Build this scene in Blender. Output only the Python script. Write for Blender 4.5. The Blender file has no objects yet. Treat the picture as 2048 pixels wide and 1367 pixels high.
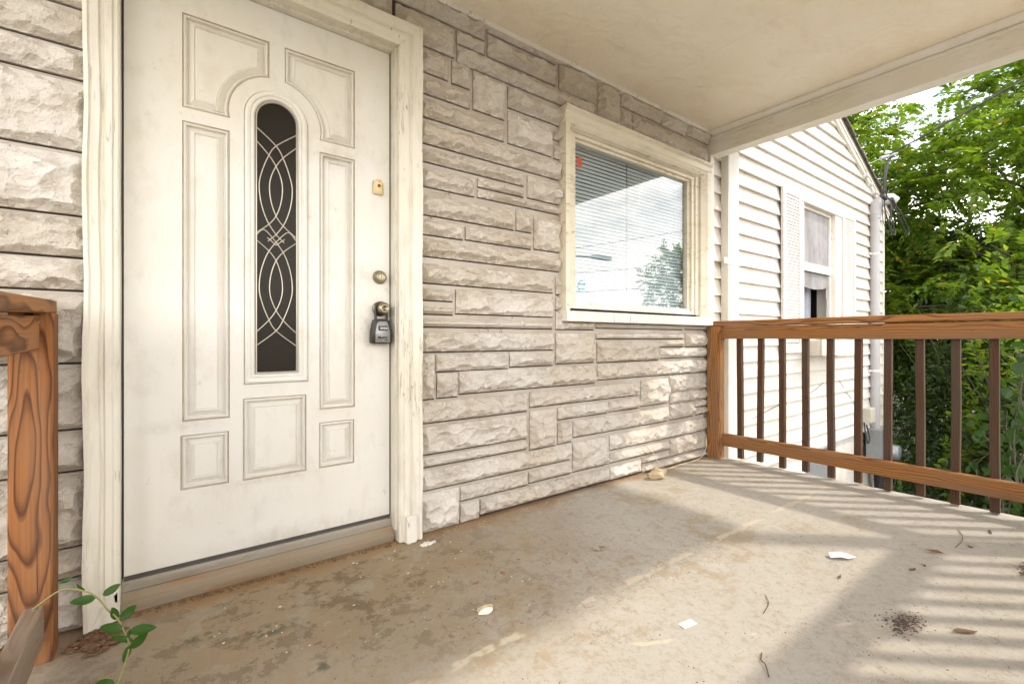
import bpy, bmesh, math, random
import numpy as np
from mathutils import Vector, Matrix, Euler
from math import radians as RAD

random.seed(7); RNG = np.random.default_rng(11)
S = bpy.context.scene
COL = S.collection

# ------------------------------------------------------------------ camera, sky, sun, exposure
cam_d = bpy.data.cameras.new('camera'); cam = bpy.data.objects.new('camera', cam_d); COL.objects.link(cam)
cam_d.sensor_width = 36.0; cam_d.lens = 925.0/2048*36; cam_d.shift_y = -6.5/2048
cam_d.clip_start = 0.03; cam_d.clip_end = 3000
cam.location = (0, 0, 0); cam.rotation_euler = (RAD(90), 0, RAD(53.10-90))
S.camera = cam
S.render.engine = 'CYCLES'
S.cycles.max_bounces = 8; S.cycles.diffuse_bounces = 5; S.cycles.glossy_bounces = 3; S.cycles.transmission_bounces = 4; S.cycles.transparent_max_bounces = 8
S.cycles.caustics_reflective = False; S.cycles.caustics_refractive = False

SUN_AZ, SUN_EL = RAD(-42.5), RAD(47.4)          # azimuth counter-clockwise from +x
W = bpy.data.worlds.new('World'); S.world = W; W.use_nodes = True
wt = W.node_tree; wt.nodes.clear()
def wn(t): return wt.nodes.new(t)
sky = wn('ShaderNodeTexSky'); sky.sky_type = 'NISHITA'; sky.sun_disc = False
sky.sun_elevation = SUN_EL; sky.sun_rotation = RAD(90) - SUN_AZ; sky.altitude = 300; sky.air_density = 1.2; sky.dust_density = 1.5
bg = wn('ShaderNodeBackground'); bg.inputs['Strength'].default_value = 0.15
tc = wn('ShaderNodeTexCoord'); mp = wn('ShaderNodeMapping'); mp.inputs['Scale'].default_value = (1, 1, 2.2)
cn = wn('ShaderNodeTexNoise'); cn.inputs['Scale'].default_value = 2.6; cn.inputs['Detail'].default_value = 9; cn.inputs['Roughness'].default_value = 0.6
cr = wn('ShaderNodeValToRGB'); cr.color_ramp.elements[0].position = 0.43; cr.color_ramp.elements[1].position = 0.60
cn2 = wn('ShaderNodeTexNoise'); cn2.inputs['Scale'].default_value = 6; cn2.inputs['Detail'].default_value = 6
cc = wn('ShaderNodeValToRGB'); cc.color_ramp.elements[0].color = (21.0, 20.3, 19.8, 1); cc.color_ramp.elements[1].color = (32.0, 30.8, 29.2, 1)
cc.color_ramp.elements[0].position = 0.35; cc.color_ramp.elements[1].position = 0.65
mx = wn('ShaderNodeMix'); mx.data_type = 'RGBA'
ou = wn('ShaderNodeOutputWorld')
L = wt.links.new
L(tc.outputs['Generated'], mp.inputs['Vector']); L(mp.outputs[0], cn.inputs['Vector']); L(mp.outputs[0], cn2.inputs['Vector'])
L(cn.outputs['Fac'], cr.inputs[0]); L(cn2.outputs['Fac'], cc.inputs[0])
hz = wn('ShaderNodeSeparateXYZ'); hr = wn('ShaderNodeMapRange'); hr.interpolation_type = 'SMOOTHSTEP'
hr.inputs['From Min'].default_value = 0.12; hr.inputs['From Max'].default_value = 0.42; hr.inputs['To Min'].default_value = 0.92; hr.inputs['To Max'].default_value = 0.0
hm_ = wn('ShaderNodeMath'); hm_.operation = 'MAXIMUM'        # white summer haze low in the sky, broken cloud above
L(tc.outputs['Generated'], hz.inputs[0]); L(hz.outputs[2], hr.inputs['Value']); L(hr.outputs[0], hm_.inputs[0]); L(cr.outputs[0], hm_.inputs[1])
L(hm_.outputs[0], mx.inputs['Factor']); L(sky.outputs[0], mx.inputs[6]); L(cc.outputs[0], mx.inputs[7])
L(mx.outputs[2], bg.inputs['Color']); L(bg.outputs[0], ou.inputs['Surface'])

sun_d = bpy.data.lights.new('sun', 'SUN'); sun = bpy.data.objects.new('sun', sun_d); COL.objects.link(sun)
sun_d.energy = 2.0; sun_d.angle = RAD(2.0); sun_d.color = (1.0, 0.92, 0.80)
sdir = Vector((math.cos(SUN_AZ)*math.cos(SUN_EL), math.sin(SUN_AZ)*math.cos(SUN_EL), math.sin(SUN_EL)))
sun.rotation_euler = sdir.to_track_quat('Z', 'Y').to_euler(); sun.location = sdir*40
S.view_settings.view_transform = 'Standard'; S.view_settings.look = 'None'
S.view_settings.exposure = 0.64; S.view_settings.gamma = 1; S.view_settings.use_curve_mapping = False

# ------------------------------------------------------------------ pixel-free measuring basis (metres, camera height = 0)
FLOOR = -0.88; CEIL = 1.56; GROUND = -2.35
WALL = 1.925        # mortar plane of the stone facing
SIDE = 1.972        # siding plane
DOOR = 1.957

# ------------------------------------------------------------------ helpers
WM = {}
def setp(o, parent):
    if parent is None: return
    o.parent = parent; o.matrix_parent_inverse = WM[parent.name].inverted()
def link(name, me, m=None, parent=None, M=None):
    o = bpy.data.objects.new(name, me); COL.objects.link(o)
    M = M or Matrix.Identity(4)
    setp(o, parent)
    o.matrix_basis = M; WM[o.name] = M.copy()
    if m is not None and me is not None and not me.materials: me.materials.append(m)
    return o
def empty(name, loc, label=None, cat=None, group=None, parent=None):
    o = bpy.data.objects.new(name, None); COL.objects.link(o); o.empty_display_size = 0.1
    setp(o, parent); o.matrix_basis = Matrix.Translation(loc); WM[o.name] = o.matrix_basis.copy()
    if label: tag(o, label, cat, group)
    return o
def tag(o, label=None, cat=None, group=None, kind=None):
    if label: o['label'] = label
    if cat: o['category'] = cat
    if group: o['group'] = group
    if kind: o['kind'] = kind
    return o
class MB:
    def __init__(s): s.v = []; s.f = []; s.sm = []
    def add(s, vs, fs, smooth=False):
        b = len(s.v); s.v += [tuple(v) for v in vs]; s.f += [tuple(i+b for i in f) for f in fs]; s.sm += [smooth]*len(fs); return s
    def box(s, a, b, c=0.0):
        x0, y0, z0 = a; x1, y1, z1 = b
        if c <= 0:
            vs = [(x0,y0,z0),(x1,y0,z0),(x1,y1,z0),(x0,y1,z0),(x0,y0,z1),(x1,y0,z1),(x1,y1,z1),(x0,y1,z1)]
            return s.add(vs, [(0,3,2,1),(4,5,6,7),(0,1,5,4),(1,2,6,5),(2,3,7,6),(3,0,4,7)])
        bm = bmesh.new(); bmesh.ops.create_cube(bm, size=1)
        for v in bm.verts: v.co = Vector(((x0+x1)/2+v.co.x*(x1-x0), (y0+y1)/2+v.co.y*(y1-y0), (z0+z1)/2+v.co.z*(z1-z0)))
        bmesh.ops.bevel(bm, geom=bm.edges[:], offset=c, segments=2, affect='EDGES', profile=0.6)
        bm.verts.index_update()
        s.add([v.co[:] for v in bm.verts], [[v.index for v in f.verts] for f in bm.faces]); bm.free(); return s
    def prism(s, poly, axis, a, b):
        # poly: list of 2D points; axis 0: (y,z) swept in x, 1: (x,z) swept in y, 2: (x,y) swept in z
        def p(q, t): return (t, q[0], q[1]) if axis == 0 else (q[0], t, q[1]) if axis == 1 else (q[0], q[1], t)
        n = len(poly); vs = [p(q, a) for q in poly] + [p(q, b) for q in poly]
        fs = [(i, (i+1) % n, n+(i+1) % n, n+i) for i in range(n)] + [tuple(range(n))[::-1], tuple(range(n, 2*n))]
        return s.add(vs, fs)
    def tube(s, pts, r, n=8, cap=True, smooth=True):
        pts = [Vector(p) for p in pts]; rs = r if isinstance(r, (list, tuple)) else [r]*len(pts)
        vs = []; fs = []; ref = None
        for i, p in enumerate(pts):
            t = (pts[min(i+1, len(pts)-1)] - pts[max(i-1, 0)])
            if t.length < 1e-9: t = Vector((0, 0, 1))
            t.normalize()
            if ref is None: ref = Vector((0, 0, 1)) if abs(t.z) < 0.9 else Vector((1, 0, 0))
            u = t.cross(ref)
            if u.length < 1e-6: u = t.orthogonal()
            u.normalize(); w = u.cross(t); ref = w
            for k in range(n):
                a = 2*math.pi*k/n; vs.append(p + (u*math.cos(a) + w*math.sin(a))*rs[i])
        for i in range(len(pts)-1):
            for k in range(n): fs.append((i*n+k, i*n+(k+1) % n, (i+1)*n+(k+1) % n, (i+1)*n+k))
        s.add(vs, fs, smooth)
        if cap: s.add(vs[:n], [tuple(range(n))]); s.add(vs[-n:], [tuple(range(n))[::-1]])
        return s
    def lathe(s, prof, c, axis=(0, -1, 0), n=24):
        # prof: (radius, height along axis)
        ax = Vector(axis).normalized(); u = ax.orthogonal().normalized(); w = ax.cross(u); c = Vector(c); vs = []; fs = []
        for r, h in prof:
            for k in range(n):
                a = 2*math.pi*k/n; vs.append(c + ax*h + (u*math.cos(a)+w*math.sin(a))*max(r, 1e-5))
        for i in range(len(prof)-1):
            for k in range(n): fs.append((i*n+k, i*n+(k+1) % n, (i+1)*n+(k+1) % n, (i+1)*n+k))
        return s.add(vs, fs, True)
    def build(s, name, m, parent=None, label=None, center=True):
        v = np.array(s.v, float); c = (v.min(0)+v.max(0))/2 if center else np.zeros(3)
        me = bpy.data.meshes.new(name); me.from_pydata((v-c).tolist(), [], s.f); me.update()
        me.polygons.foreach_set('use_smooth', s.sm)
        bm = bmesh.new(); bm.from_mesh(me); bmesh.ops.recalc_face_normals(bm, faces=bm.faces); bm.to_mesh(me); bm.free()
        o = link(name, me, m, parent, Matrix.Translation(c))
        if label: o['label'] = label
        return o
def board(name, p0, p1, w, t, up, m, parent, ch=0.003, warp=0.0, label=None):
    """timber from p0 to p1; width w along 'up', thickness t across; local X runs along the grain"""
    p0 = Vector(p0); p1 = Vector(p1); X = (p1-p0); Ln = X.length; X.normalize()
    Zv = (Vector(up) - X*X.dot(Vector(up))).normalized(); Yv = Zv.cross(X)
    ns = max(2, int(Ln/0.12)); h = w/2; k = t/2; c = ch
    prof = [(-k+c, -h), (k-c, -h), (k, -h+c), (k, h-c), (k-c, h), (-k+c, h), (-k, h-c), (-k, -h+c)]
    vs = []; fs = []; ph = random.uniform(0, 6)
    for i in range(ns+1):
        x = -Ln/2 + Ln*i/ns; d = warp*math.sin(math.pi*i/ns)*math.cos(ph); e = warp*0.5*math.sin(2*math.pi*i/ns+ph)*math.sin(math.pi*i/ns)
        for y, z in prof: vs.append((x, y+d, z+e))
    n = 8
    for i in range(ns):
        for q in range(n): fs.append((i*n+q, i*n+(q+1) % n, (i+1)*n+(q+1) % n, (i+1)*n+q))
    fs += [tuple(range(n))[::-1], tuple(range(ns*n, ns*n+n))]
    me = bpy.data.meshes.new(name); me.from_pydata(vs, [], fs); me.update()
    bm = bmesh.new(); bm.from_mesh(me); bmesh.ops.recalc_face_normals(bm, faces=bm.faces); bm.to_mesh(me); bm.free()
    mid = (p0+p1)/2
    M = Matrix(((X.x, Yv.x, Zv.x, mid.x), (X.y, Yv.y, Zv.y, mid.y), (X.z, Yv.z, Zv.z, mid.z), (0, 0, 0, 1)))
    o = link(name, me, m, parent, M)
    if label: o['label'] = label
    return o
def npmesh(name, V, Fq, m, parent=None, smooth=False, M=None):
    V = np.asarray(V, np.float32); Fq = np.asarray(Fq, np.int32); k = Fq.shape[1]
    me = bpy.data.meshes.new(name); me.vertices.add(len(V)); me.vertices.foreach_set('co', V.ravel())
    me.loops.add(Fq.size); me.loops.foreach_set('vertex_index', Fq.ravel())
    me.polygons.add(len(Fq)); me.polygons.foreach_set('loop_start', np.arange(len(Fq))*k)
    try: me.polygons.foreach_set('loop_total', np.full(len(Fq), k))
    except Exception: pass
    me.polygons.foreach_set('use_smooth', np.full(len(Fq), smooth)); me.update(calc_edges=True); me.validate()
    return link(name, me, m, parent, M)

# ------------------------------------------------------------------ materials
class NT:
    def __init__(s, name):
        s.m = bpy.data.materials.new(name); s.m.use_nodes = True; s.t = s.m.node_tree; s.t.nodes.clear()
        s.out = s.n('ShaderNodeOutputMaterial'); s.tc = s.n('ShaderNodeTexCoord')
    def n(s, t, **k):
        q = s.t.nodes.new(t)
        for a, b in k.items(): setattr(q, a, b)
        return q
    def put(s, sock, v):
        if hasattr(v, 'is_output'): s.t.links.new(v, sock)
        elif isinstance(v, (tuple, list)) and len(v) == 3 and sock.type == 'RGBA': sock.default_value = (*v, 1)
        else: sock.default_value = v
    def map(s, vec, scale=(1, 1, 1), loc=(0, 0, 0), rot=(0, 0, 0)):
        q = s.n('ShaderNodeMapping'); s.put(q.inputs['Vector'], vec); q.inputs['Scale'].default_value = scale
        q.inputs['Location'].default_value = loc; q.inputs['Rotation'].default_value = rot; return q.outputs[0]
    def noise(s, vec, sc, det=4, rough=0.55, dist=0.0, color=False):
        q = s.n('ShaderNodeTexNoise'); s.put(q.inputs['Vector'], vec); s.put(q.inputs['Scale'], sc)
        q.inputs['Detail'].default_value = det; q.inputs['Roughness'].default_value = rough; q.inputs['Distortion'].default_value = dist
        return q.outputs['Color' if color else 'Fac']
    def vor(s, vec, sc, feat='F1', rnd=1.0, out='Distance'):
        q = s.n('ShaderNodeTexVoronoi', feature=feat); s.put(q.inputs['Vector'], vec); s.put(q.inputs['Scale'], sc); q.inputs['Randomness'].default_value = rnd
        return q.outputs[out]
    def ramp(s, fac, *stops):
        q = s.n('ShaderNodeValToRGB'); e = q.color_ramp.elements
        while len(e) < len(stops): e.new(0.5)
        for i, (p, c) in enumerate(stops): e[i].position = p; e[i].color = (*c, 1) if isinstance(c, (tuple, list)) else (c, c, c, 1)
        s.put(q.inputs[0], fac); return q.outputs[0]
    def mix(s, fac, a, b, mode='MIX'):
        q = s.n('ShaderNodeMix', data_type='RGBA', blend_type=mode); s.put(q.inputs['Factor'], fac); s.put(q.inputs[6], a); s.put(q.inputs[7], b); return q.outputs[2]
    def math(s, op, a, b=0.0, c=0.0, clamp=False):
        q = s.n('ShaderNodeMath', operation=op, use_clamp=clamp); s.put(q.inputs[0], a); s.put(q.inputs[1], b); s.put(q.inputs[2], c); return q.outputs[0]
    def vadd(s, a, b, op='ADD'):
        q = s.n('ShaderNodeVectorMath', operation=op); s.put(q.inputs[0], a); s.put(q.inputs[1], b); return q.outputs[0]
    def vscale(s, a, f):
        q = s.n('ShaderNodeVectorMath', operation='SCALE'); s.put(q.inputs[0], a); s.put(q.inputs['Scale'], f); return q.outputs[0]
    def xyz(s, v):
        q = s.n('ShaderNodeSeparateXYZ'); s.put(q.inputs[0], v); return q.outputs
    def bump(s, h, strength=0.3, dist=0.005, nrm=None):
        q = s.n('ShaderNodeBump'); s.put(q.inputs['Height'], h); q.inputs['Strength'].default_value = strength; q.inputs['Distance'].default_value = dist
        if nrm is not None: s.put(q.inputs['Normal'], nrm)
        return q.outputs[0]
    def rnd(s): return s.n('ShaderNodeObjectInfo').outputs['Random']
    def bsdf(s, col, rough=0.6, nrm=None, metal=0.0, spec=0.5, **k):
        q = s.n('ShaderNodeBsdfPrincipled'); s.put(q.inputs['Base Color'], col); s.put(q.inputs['Roughness'], rough); s.put(q.inputs['Metallic'], metal)
        s.put(q.inputs['Specular IOR Level'], spec)
        if nrm is not None: s.put(q.inputs['Normal'], nrm)
        for a, b in k.items(): s.put(q.inputs[a], b)
        s.t.links.new(q.outputs[0], s.out.inputs[0]); return q.outputs[0]
    @property
    def obj(s): return s.tc.outputs['Object']
    @property
    def geo(s): return s.n('ShaderNodeNewGeometry').outputs['Position']

def simple(name, col, rough=0.6, metal=0.0, spec=0.5, var=0.12, sc=8, bump=0.1, bsc=60):
    q = NT(name); p = q.geo
    c = q.mix(q.noise(p, sc, 5), tuple(v*(1-var) for v in col), tuple(min(1, v*(1+var)) for v in col))
    q.bsdf(c, rough, q.bump(q.noise(p, bsc, 4), bump, 0.004), metal, spec); return q.m

def paint(name, base,  grime=(0.25, 0.19, 0.11), g=0.5, chips=0.5, crack=0.6, rough=0.45, stretch=(1, 1, 0.25), under=(0.12, 0.085, 0.05), bsc=90, smudges=()):
    """brushed exterior paint: streaky grime, hairline cracks along the grain, small flaked spots"""
    q = NT(name); p = q.geo; st = q.map(p, stretch)
    big = q.noise(p, 2.3, 5); streak = q.noise(st, 14, 6, 0.65)
    c = q.mix(q.ramp(big, (0.35, 0.0), (0.7, 1.0)), base, tuple(b*f for b, f in zip(base, (0.93, 0.90, 0.82))))
    c = q.mix(q.math('MULTIPLY', q.ramp(streak, (0.52, 0.0), (0.78, 1.0)), g), c, grime)
    sp = q.noise(p, 55, 3, 0.6); spm = q.math('MULTIPLY', q.ramp(sp, (0.66, 0.0), (0.72, 1.0)), q.ramp(big, (0.4, 0.0), (0.65, 1.0)))
    c = q.mix(q.math('MULTIPLY', spm, g), c, grime)
    fl = q.math('MULTIPLY', q.ramp(q.noise(st, 38, 3, 0.5), (0.69, 0.0), (0.705, 1.0)), q.ramp(q.noise(p, 5, 2), (0.5, 0.0), (0.6, 1.0)))
    fl = q.math('MULTIPLY', fl, chips, clamp=True)
    ck = q.math('ABSOLUTE', q.math('SUBTRACT', q.noise(q.map(p, tuple(26 if v == 1 else 1.6 for v in stretch)), 1.0, 3, 0.6), 0.5))
    ckm = q.math('MULTIPLY', q.math('MULTIPLY', q.ramp(ck, (0.004, 1.0), (0.011, 0.0)), q.ramp(q.noise(p, 4.1, 3), (0.5, 0.0), (0.56, 1.0))), crack)
    if smudges:
        X, Yv, Z = q.xyz(p)[0], q.xyz(p)[1], q.xyz(p)[2]
        for (sx, sz, rx, rz, amt) in smudges:          # hand grime and scuffs: speckled patches
            dx = q.math('DIVIDE', q.math('SUBTRACT', X, sx), rx); dz = q.math('DIVIDE', q.math('SUBTRACT', Z, sz), rz)
            d = q.math('SQRT', q.math('ADD', q.math('MULTIPLY', dx, dx), q.math('MULTIPLY', dz, dz)))
            mk = q.ramp(q.math('ADD', d, q.math('MULTIPLY', q.math('SUBTRACT', q.noise(p, 14, 5, 0.7), 0.5), 1.2)), (0.15, 1.0), (1.0, 0.0))
            mk = q.math('MULTIPLY', mk, q.ramp(q.noise(q.map(p, (1, 1, 0.6)), 38, 6, 0.75), (0.40, 0.2), (0.75, 1.0)))
            c = q.mix(q.math('MULTIPLY', mk, amt), c, (0.27, 0.215, 0.145))
    c = q.mix(fl, c, under); c = q.mix(ckm, c, tuple(v*1.6 for v in under))
    h = q.math('SUBTRACT', q.math('MULTIPLY', q.noise(st, bsc, 4), 0.35), q.math('ADD', fl, ckm))
    q.bsdf(c, rough, q.bump(h, 0.35, 0.003)); return q.m

def wood(name, light, dark, ring=26, gray=(0.20, 0.17, 0.14), gw=0.25, rough=0.6, contrast=1.0, off=(0, 0.012, -0.03), tilt=3.0, eye=None):
    q = NT(name); r = q.rnd(); p = q.obj
    sh = q.n('ShaderNodeCombineXYZ'); q.put(sh.inputs[0], q.math('MULTIPLY', r, 17.0)); q.put(sh.inputs[1], q.math('MULTIPLY', q.math('SUBTRACT', r, 0.5), 0.05)); q.put(sh.inputs[2], q.math('MULTIPLY', r, 0.02))
    p2 = q.vadd(p, sh.outputs[0])
    wob = q.vscale(q.vadd(q.noise(q.map(p2, (1.6, 6, 6)), 1.6, 2, 0.5, color=True), (-0.5, -0.5, -0.5)), 0.06)
    core = q.map(q.vadd(p, wob), (0.18, 1, 1), off, (0, RAD(tilt), RAD(tilt*0.7)))
    if eye: core = q.map(q.vadd(p, q.vscale(wob, 1.15)), (0.115, 1, 1), eye, (0, RAD(2.5), RAD(1.5)))
    w = q.n('ShaderNodeTexWave', wave_type='RINGS', rings_direction='SPHERICAL' if eye else 'X', wave_profile='SAW'); q.put(w.inputs['Vector'], core); w.inputs['Scale'].default_value = ring
    w.inputs['Distortion'].default_value = 0.6; w.inputs['Detail'].default_value = 2
    rg = q.ramp(w.outputs['Fac'], (0.0, 0.05), (0.55, 0.25), (0.86, 1.0), (1.0, 0.2))
    fine = q.noise(q.map(p2, (3, 160, 160)), 1.0, 4, 0.7)
    tone = q.noise(q.map(p2, (1.2, 10, 10)), 1.0, 3)
    c = q.mix(q.math('MULTIPLY', rg, contrast, clamp=True), light, dark)
    c = q.mix(q.ramp(fine, (0.45, 0.0), (0.85, 0.55)), c, tuple(v*0.45 for v in dark))
    c = q.mix(q.math('MULTIPLY', q.ramp(tone, (0.42, 0.0), (0.7, 1.0)), gw), c, gray)
    sc = q.ramp(q.noise(q.map(p2, (1, 4, 4)), 14, 3), (0.70, 0.0), (0.74, 0.5)); c = q.mix(sc, c, tuple(v*0.35 for v in dark))
    crk = q.ramp(q.noise(q.map(p2, (0.9, 45, 45)), 2.0, 2), (0.70, 0.0), (0.72, 1.0))
    c = q.mix(q.math('MULTIPLY', crk, 0.7), c, (0.03, 0.02, 0.012))
    h = q.math('SUBTRACT', q.math('MULTIPLY', fine, 0.6), crk)
    q.bsdf(c, rough, q.bump(h, 0.35, 0.002), spec=0.2); return q.m

M = {}
M['casing'] = paint('cream_casing_paint', (0.71, 0.675, 0.59), g=0.35, chips=0.7, crack=0.5)
M['trimwhite'] = paint('white_trim_paint', (0.74, 0.71, 0.65), g=0.25, chips=0.9, crack=0.7)
M['door'] = paint('door_paint', (0.69, 0.67, 0.625), grime=(0.40, 0.33, 0.23), g=0.3, chips=0.16, crack=0.0, rough=0.4, stretch=(1, 1, 0.55), smudges=((0.72, 0.06, 0.10, 0.13, 0.55), (0.70, 0.27, 0.09, 0.07, 0.4), (0.45, -0.77, 0.50, 0.06, 0.4), (0.05, -0.30, 0.16, 0.03, 0.35), (0.33, -0.53, 0.20, 0.02, 0.4), (0.62, 0.80, 0.14, 0.16, 0.28), (0.55, 0.74, 0.12, 0.05, 0.4)))
M['beam'] = paint('beam_paint', (0.81, 0.785, 0.735), g=0.22, chips=0.25, crack=0.25, stretch=(1, 0.25, 1))
M['winframe'] = paint('window_frame_paint', (0.70, 0.645, 0.53), g=0.45, chips=0.8, crack=0.8, stretch=(0.3, 1, 1))
M['siding'] = paint('siding_paint', (0.64, 0.605, 0.56), grime=(0.40, 0.32, 0.24), g=0.30, chips=0.35, crack=0.0, rough=0.5, stretch=(1, 1, 0.35))
M['metalwhite'] = paint('white_metal', (0.72, 0.69, 0.65), g=0.25, chips=0.2, crack=0, rough=0.4)
M['pvc'] = simple('grey_conduit', (0.40, 0.385, 0.385), 0.5, var=0.08)
M['steel'] = simple('galvanised_steel', (0.30, 0.31, 0.325), 0.45, 0.35, var=0.15, sc=14)
M['brass'] = simple('satin_brass', (0.30, 0.255, 0.17), 0.34, 0.95, var=0.15, sc=40, bump=0.02)
M['lead'] = simple('lead_came', (0.42, 0.38, 0.31), 0.35, 0.8, var=0.15, sc=60, bump=0.03)
M['black'] = simple('black_rubber', (0.02, 0.02, 0.021), 0.5, var=0.2)
M['cable'] = simple('cable_jacket', (0.035, 0.033, 0.032), 0.55, var=0.3)
M['lockblack'] = simple('lockbox_vinyl', (0.045, 0.04, 0.038), 0.55, var=0.2, sc=40)
M['lockgrey'] = simple('lockbox_face', (0.36, 0.36, 0.35), 0.4, 0.3, var=0.06)
M['red'] = simple('red_button', (0.32, 0.03, 0.015), 0.4)
M['ivory'] = simple('ivory_plastic', (0.74, 0.63, 0.36), 0.45, var=0.05, bump=0.02)
M['white'] = simple('white_paper', (0.8, 0.8, 0.78), 0.7, var=0.05)
M['blue'] = simple('blue_print', (0.15, 0.42, 0.60), 0.5)
M['stickred'] = simple('red_sticker', (0.50, 0.07, 0.02), 0.5, var=0.2, sc=120)
M['blind'] = simple('blind_slat', (0.62, 0.66, 0.68), 0.45, var=0.05, bump=0.0)
M['room'] = simple('dim_room', (0.09, 0.085, 0.08), 0.9)
M['curtain'] = simple('curtain_cloth', (0.42, 0.44, 0.50), 0.9, var=0.2, sc=12)
M['shingle'] = simple('roof_shingle', (0.10, 0.085, 0.07), 0.9, var=0.4, sc=25, bump=0.6)
M['shake'] = simple('roof_plywood', (0.25, 0.2, 0.15), 0.85)
M['found'] = paint('foundation_paint', (0.68, 0.65, 0.62), g=0.5, chips=0.3, crack=0.3, rough=0.8)
M['sillwood'] = paint('sill_grey_paint', (0.265, 0.21, 0.145), grime=(0.26, 0.12, 0.035), g=1.0, chips=0.8, crack=0.5, rough=0.65, stretch=(0.22, 1, 1), under=(0.28, 0.15, 0.06))
M['alu'] = paint('dirty_threshold', (0.30, 0.27, 0.22), grime=(0.15, 0.10, 0.05), g=0.8, chips=0.6, crack=0, rough=0.5, stretch=(0.2, 1, 1))
M['rawwood'] = simple('rotted_wood', (0.14, 0.09, 0.05), 0.9, var=0.5, sc=40, bump=0.5)
M['pinetan'] = wood('railing_pine', (0.40, 0.185, 0.062), (0.15, 0.054, 0.015), ring=26, gray=(0.20, 0.135, 0.085), gw=0.6, rough=0.75, off=(0.0, 0.01, -0.035))
M['pinegrain'] = wood('newel_pine', (0.42, 0.185, 0.058), (0.12, 0.04, 0.01), ring=20, gw=0.3, rough=0.75, off=(0.02, 0.035, 0.0), tilt=4.5)
M['newel'] = wood('newel_post_pine', (0.34, 0.135, 0.04), (0.085, 0.025, 0.007), ring=27, gw=0.3, rough=0.75, eye=(-0.008, 0.004, 0.036))
M['pinedark'] = wood('baluster_pine', (0.115, 0.055, 0.027), (0.045, 0.021, 0.01), ring=30, gray=(0.085, 0.063, 0.048), gw=0.8)
M['pinegrey'] = wood('weathered_pine', (0.33, 0.22, 0.13), (0.15, 0.085, 0.045), ring=26, gray=(0.30, 0.25, 0.2), gw=0.8)

def stone_mat():
    q = NT('painted_rock_face'); p = q.geo; r = q.rnd()
    big = q.noise(p, 1.7, 5); med = q.noise(p, 9, 6, 0.6)
    base = q.mix(r, (0.56, 0.515, 0.45), (0.70, 0.655, 0.595))
    c = q.mix(q.ramp(big, (0.35, 0.0), (0.7, 1.0)), base, (0.52, 0.45, 0.355))
    c = q.mix(q.math('MULTIPLY', q.ramp(med, (0.54, 0.0), (0.75, 1.0)), 0.6), c, (0.30, 0.215, 0.135))
    sp = q.ramp(q.noise(p, 70, 2), (0.73, 0.0), (0.76, 0.7)); c = q.mix(sp, c, (0.2, 0.13, 0.08))
    h = q.math('ADD', q.math('MULTIPLY', q.noise(p, 34, 7, 0.66), 1.0), q.math('MULTIPLY', q.noise(p, 150, 3), 0.25))
    q.bsdf(c, 0.42, q.bump(h, 1.0, 0.013), spec=0.5); return q.m
M['stone'] = stone_mat()
def mortar_mat():
    q = NT('painted_mortar'); p = q.geo
    c = q.mix(q.ramp(q.noise(p, 4, 5), (0.35, 0.0), (0.7, 1.0)), (0.47, 0.43, 0.37), (0.36, 0.30, 0.23))
    ck = q.vor(q.vadd(q.map(p, (1, 1, 2.5)), q.vscale(q.noise(p, 18, 3, color=True), 0.08)), 9, 'DISTANCE_TO_EDGE')
    cm = q.math('MULTIPLY', q.ramp(ck, (0.0, 0.8), (0.016, 0.0)), q.ramp(q.noise(p, 5, 2), (0.52, 0.0), (0.58, 1.0)))
    c = q.mix(cm, c, (0.10, 0.07, 0.045)); rust = q.ramp(q.noise(p, 13, 2), (0.72, 0.0), (0.74, 1.0)); c = q.mix(rust, c, (0.30, 0.12, 0.03))
    q.bsdf(c, 0.6, q.bump(q.math('SUBTRACT', q.noise(p, 60, 4), cm), 0.5, 0.004)); return q.m
M['mortar'] = mortar_mat()
def ceiling_mat():
    q = NT('ceiling_paint'); p = q.geo
    c = q.mix(q.ramp(q.noise(p, 1.3, 5, 0.6), (0.36, 0.0), (0.68, 1.0)), (0.87, 0.80, 0.675), (0.82, 0.725, 0.56))
    c = q.mix(q.ramp(q.noise(q.map(p, (1, 2.4, 1)), 3.5, 6, 0.65), (0.52, 0.0), (0.8, 0.45)), c, (0.64, 0.51, 0.33))
    c = q.mix(q.ramp(q.noise(p, 60, 2), (0.76, 0.0), (0.78, 0.5)), c, (0.25, 0.19, 0.12))
    w = q.ramp(q.noise(q.map(p, (1, 1, 1), rot=(0, 0, 0.6)), 6, 5, 0.6, 1.5), (0.45, 0.0), (0.75, 1.0))
    h = q.math('ADD', q.math('MULTIPLY', w, 1.0), q.math('MULTIPLY', q.noise(p, 160, 3), 0.12))
    q.bsdf(c, 0.5, q.bump(h, 0.55, 0.009)); return q.m
M['ceiling'] = ceiling_mat()
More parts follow.
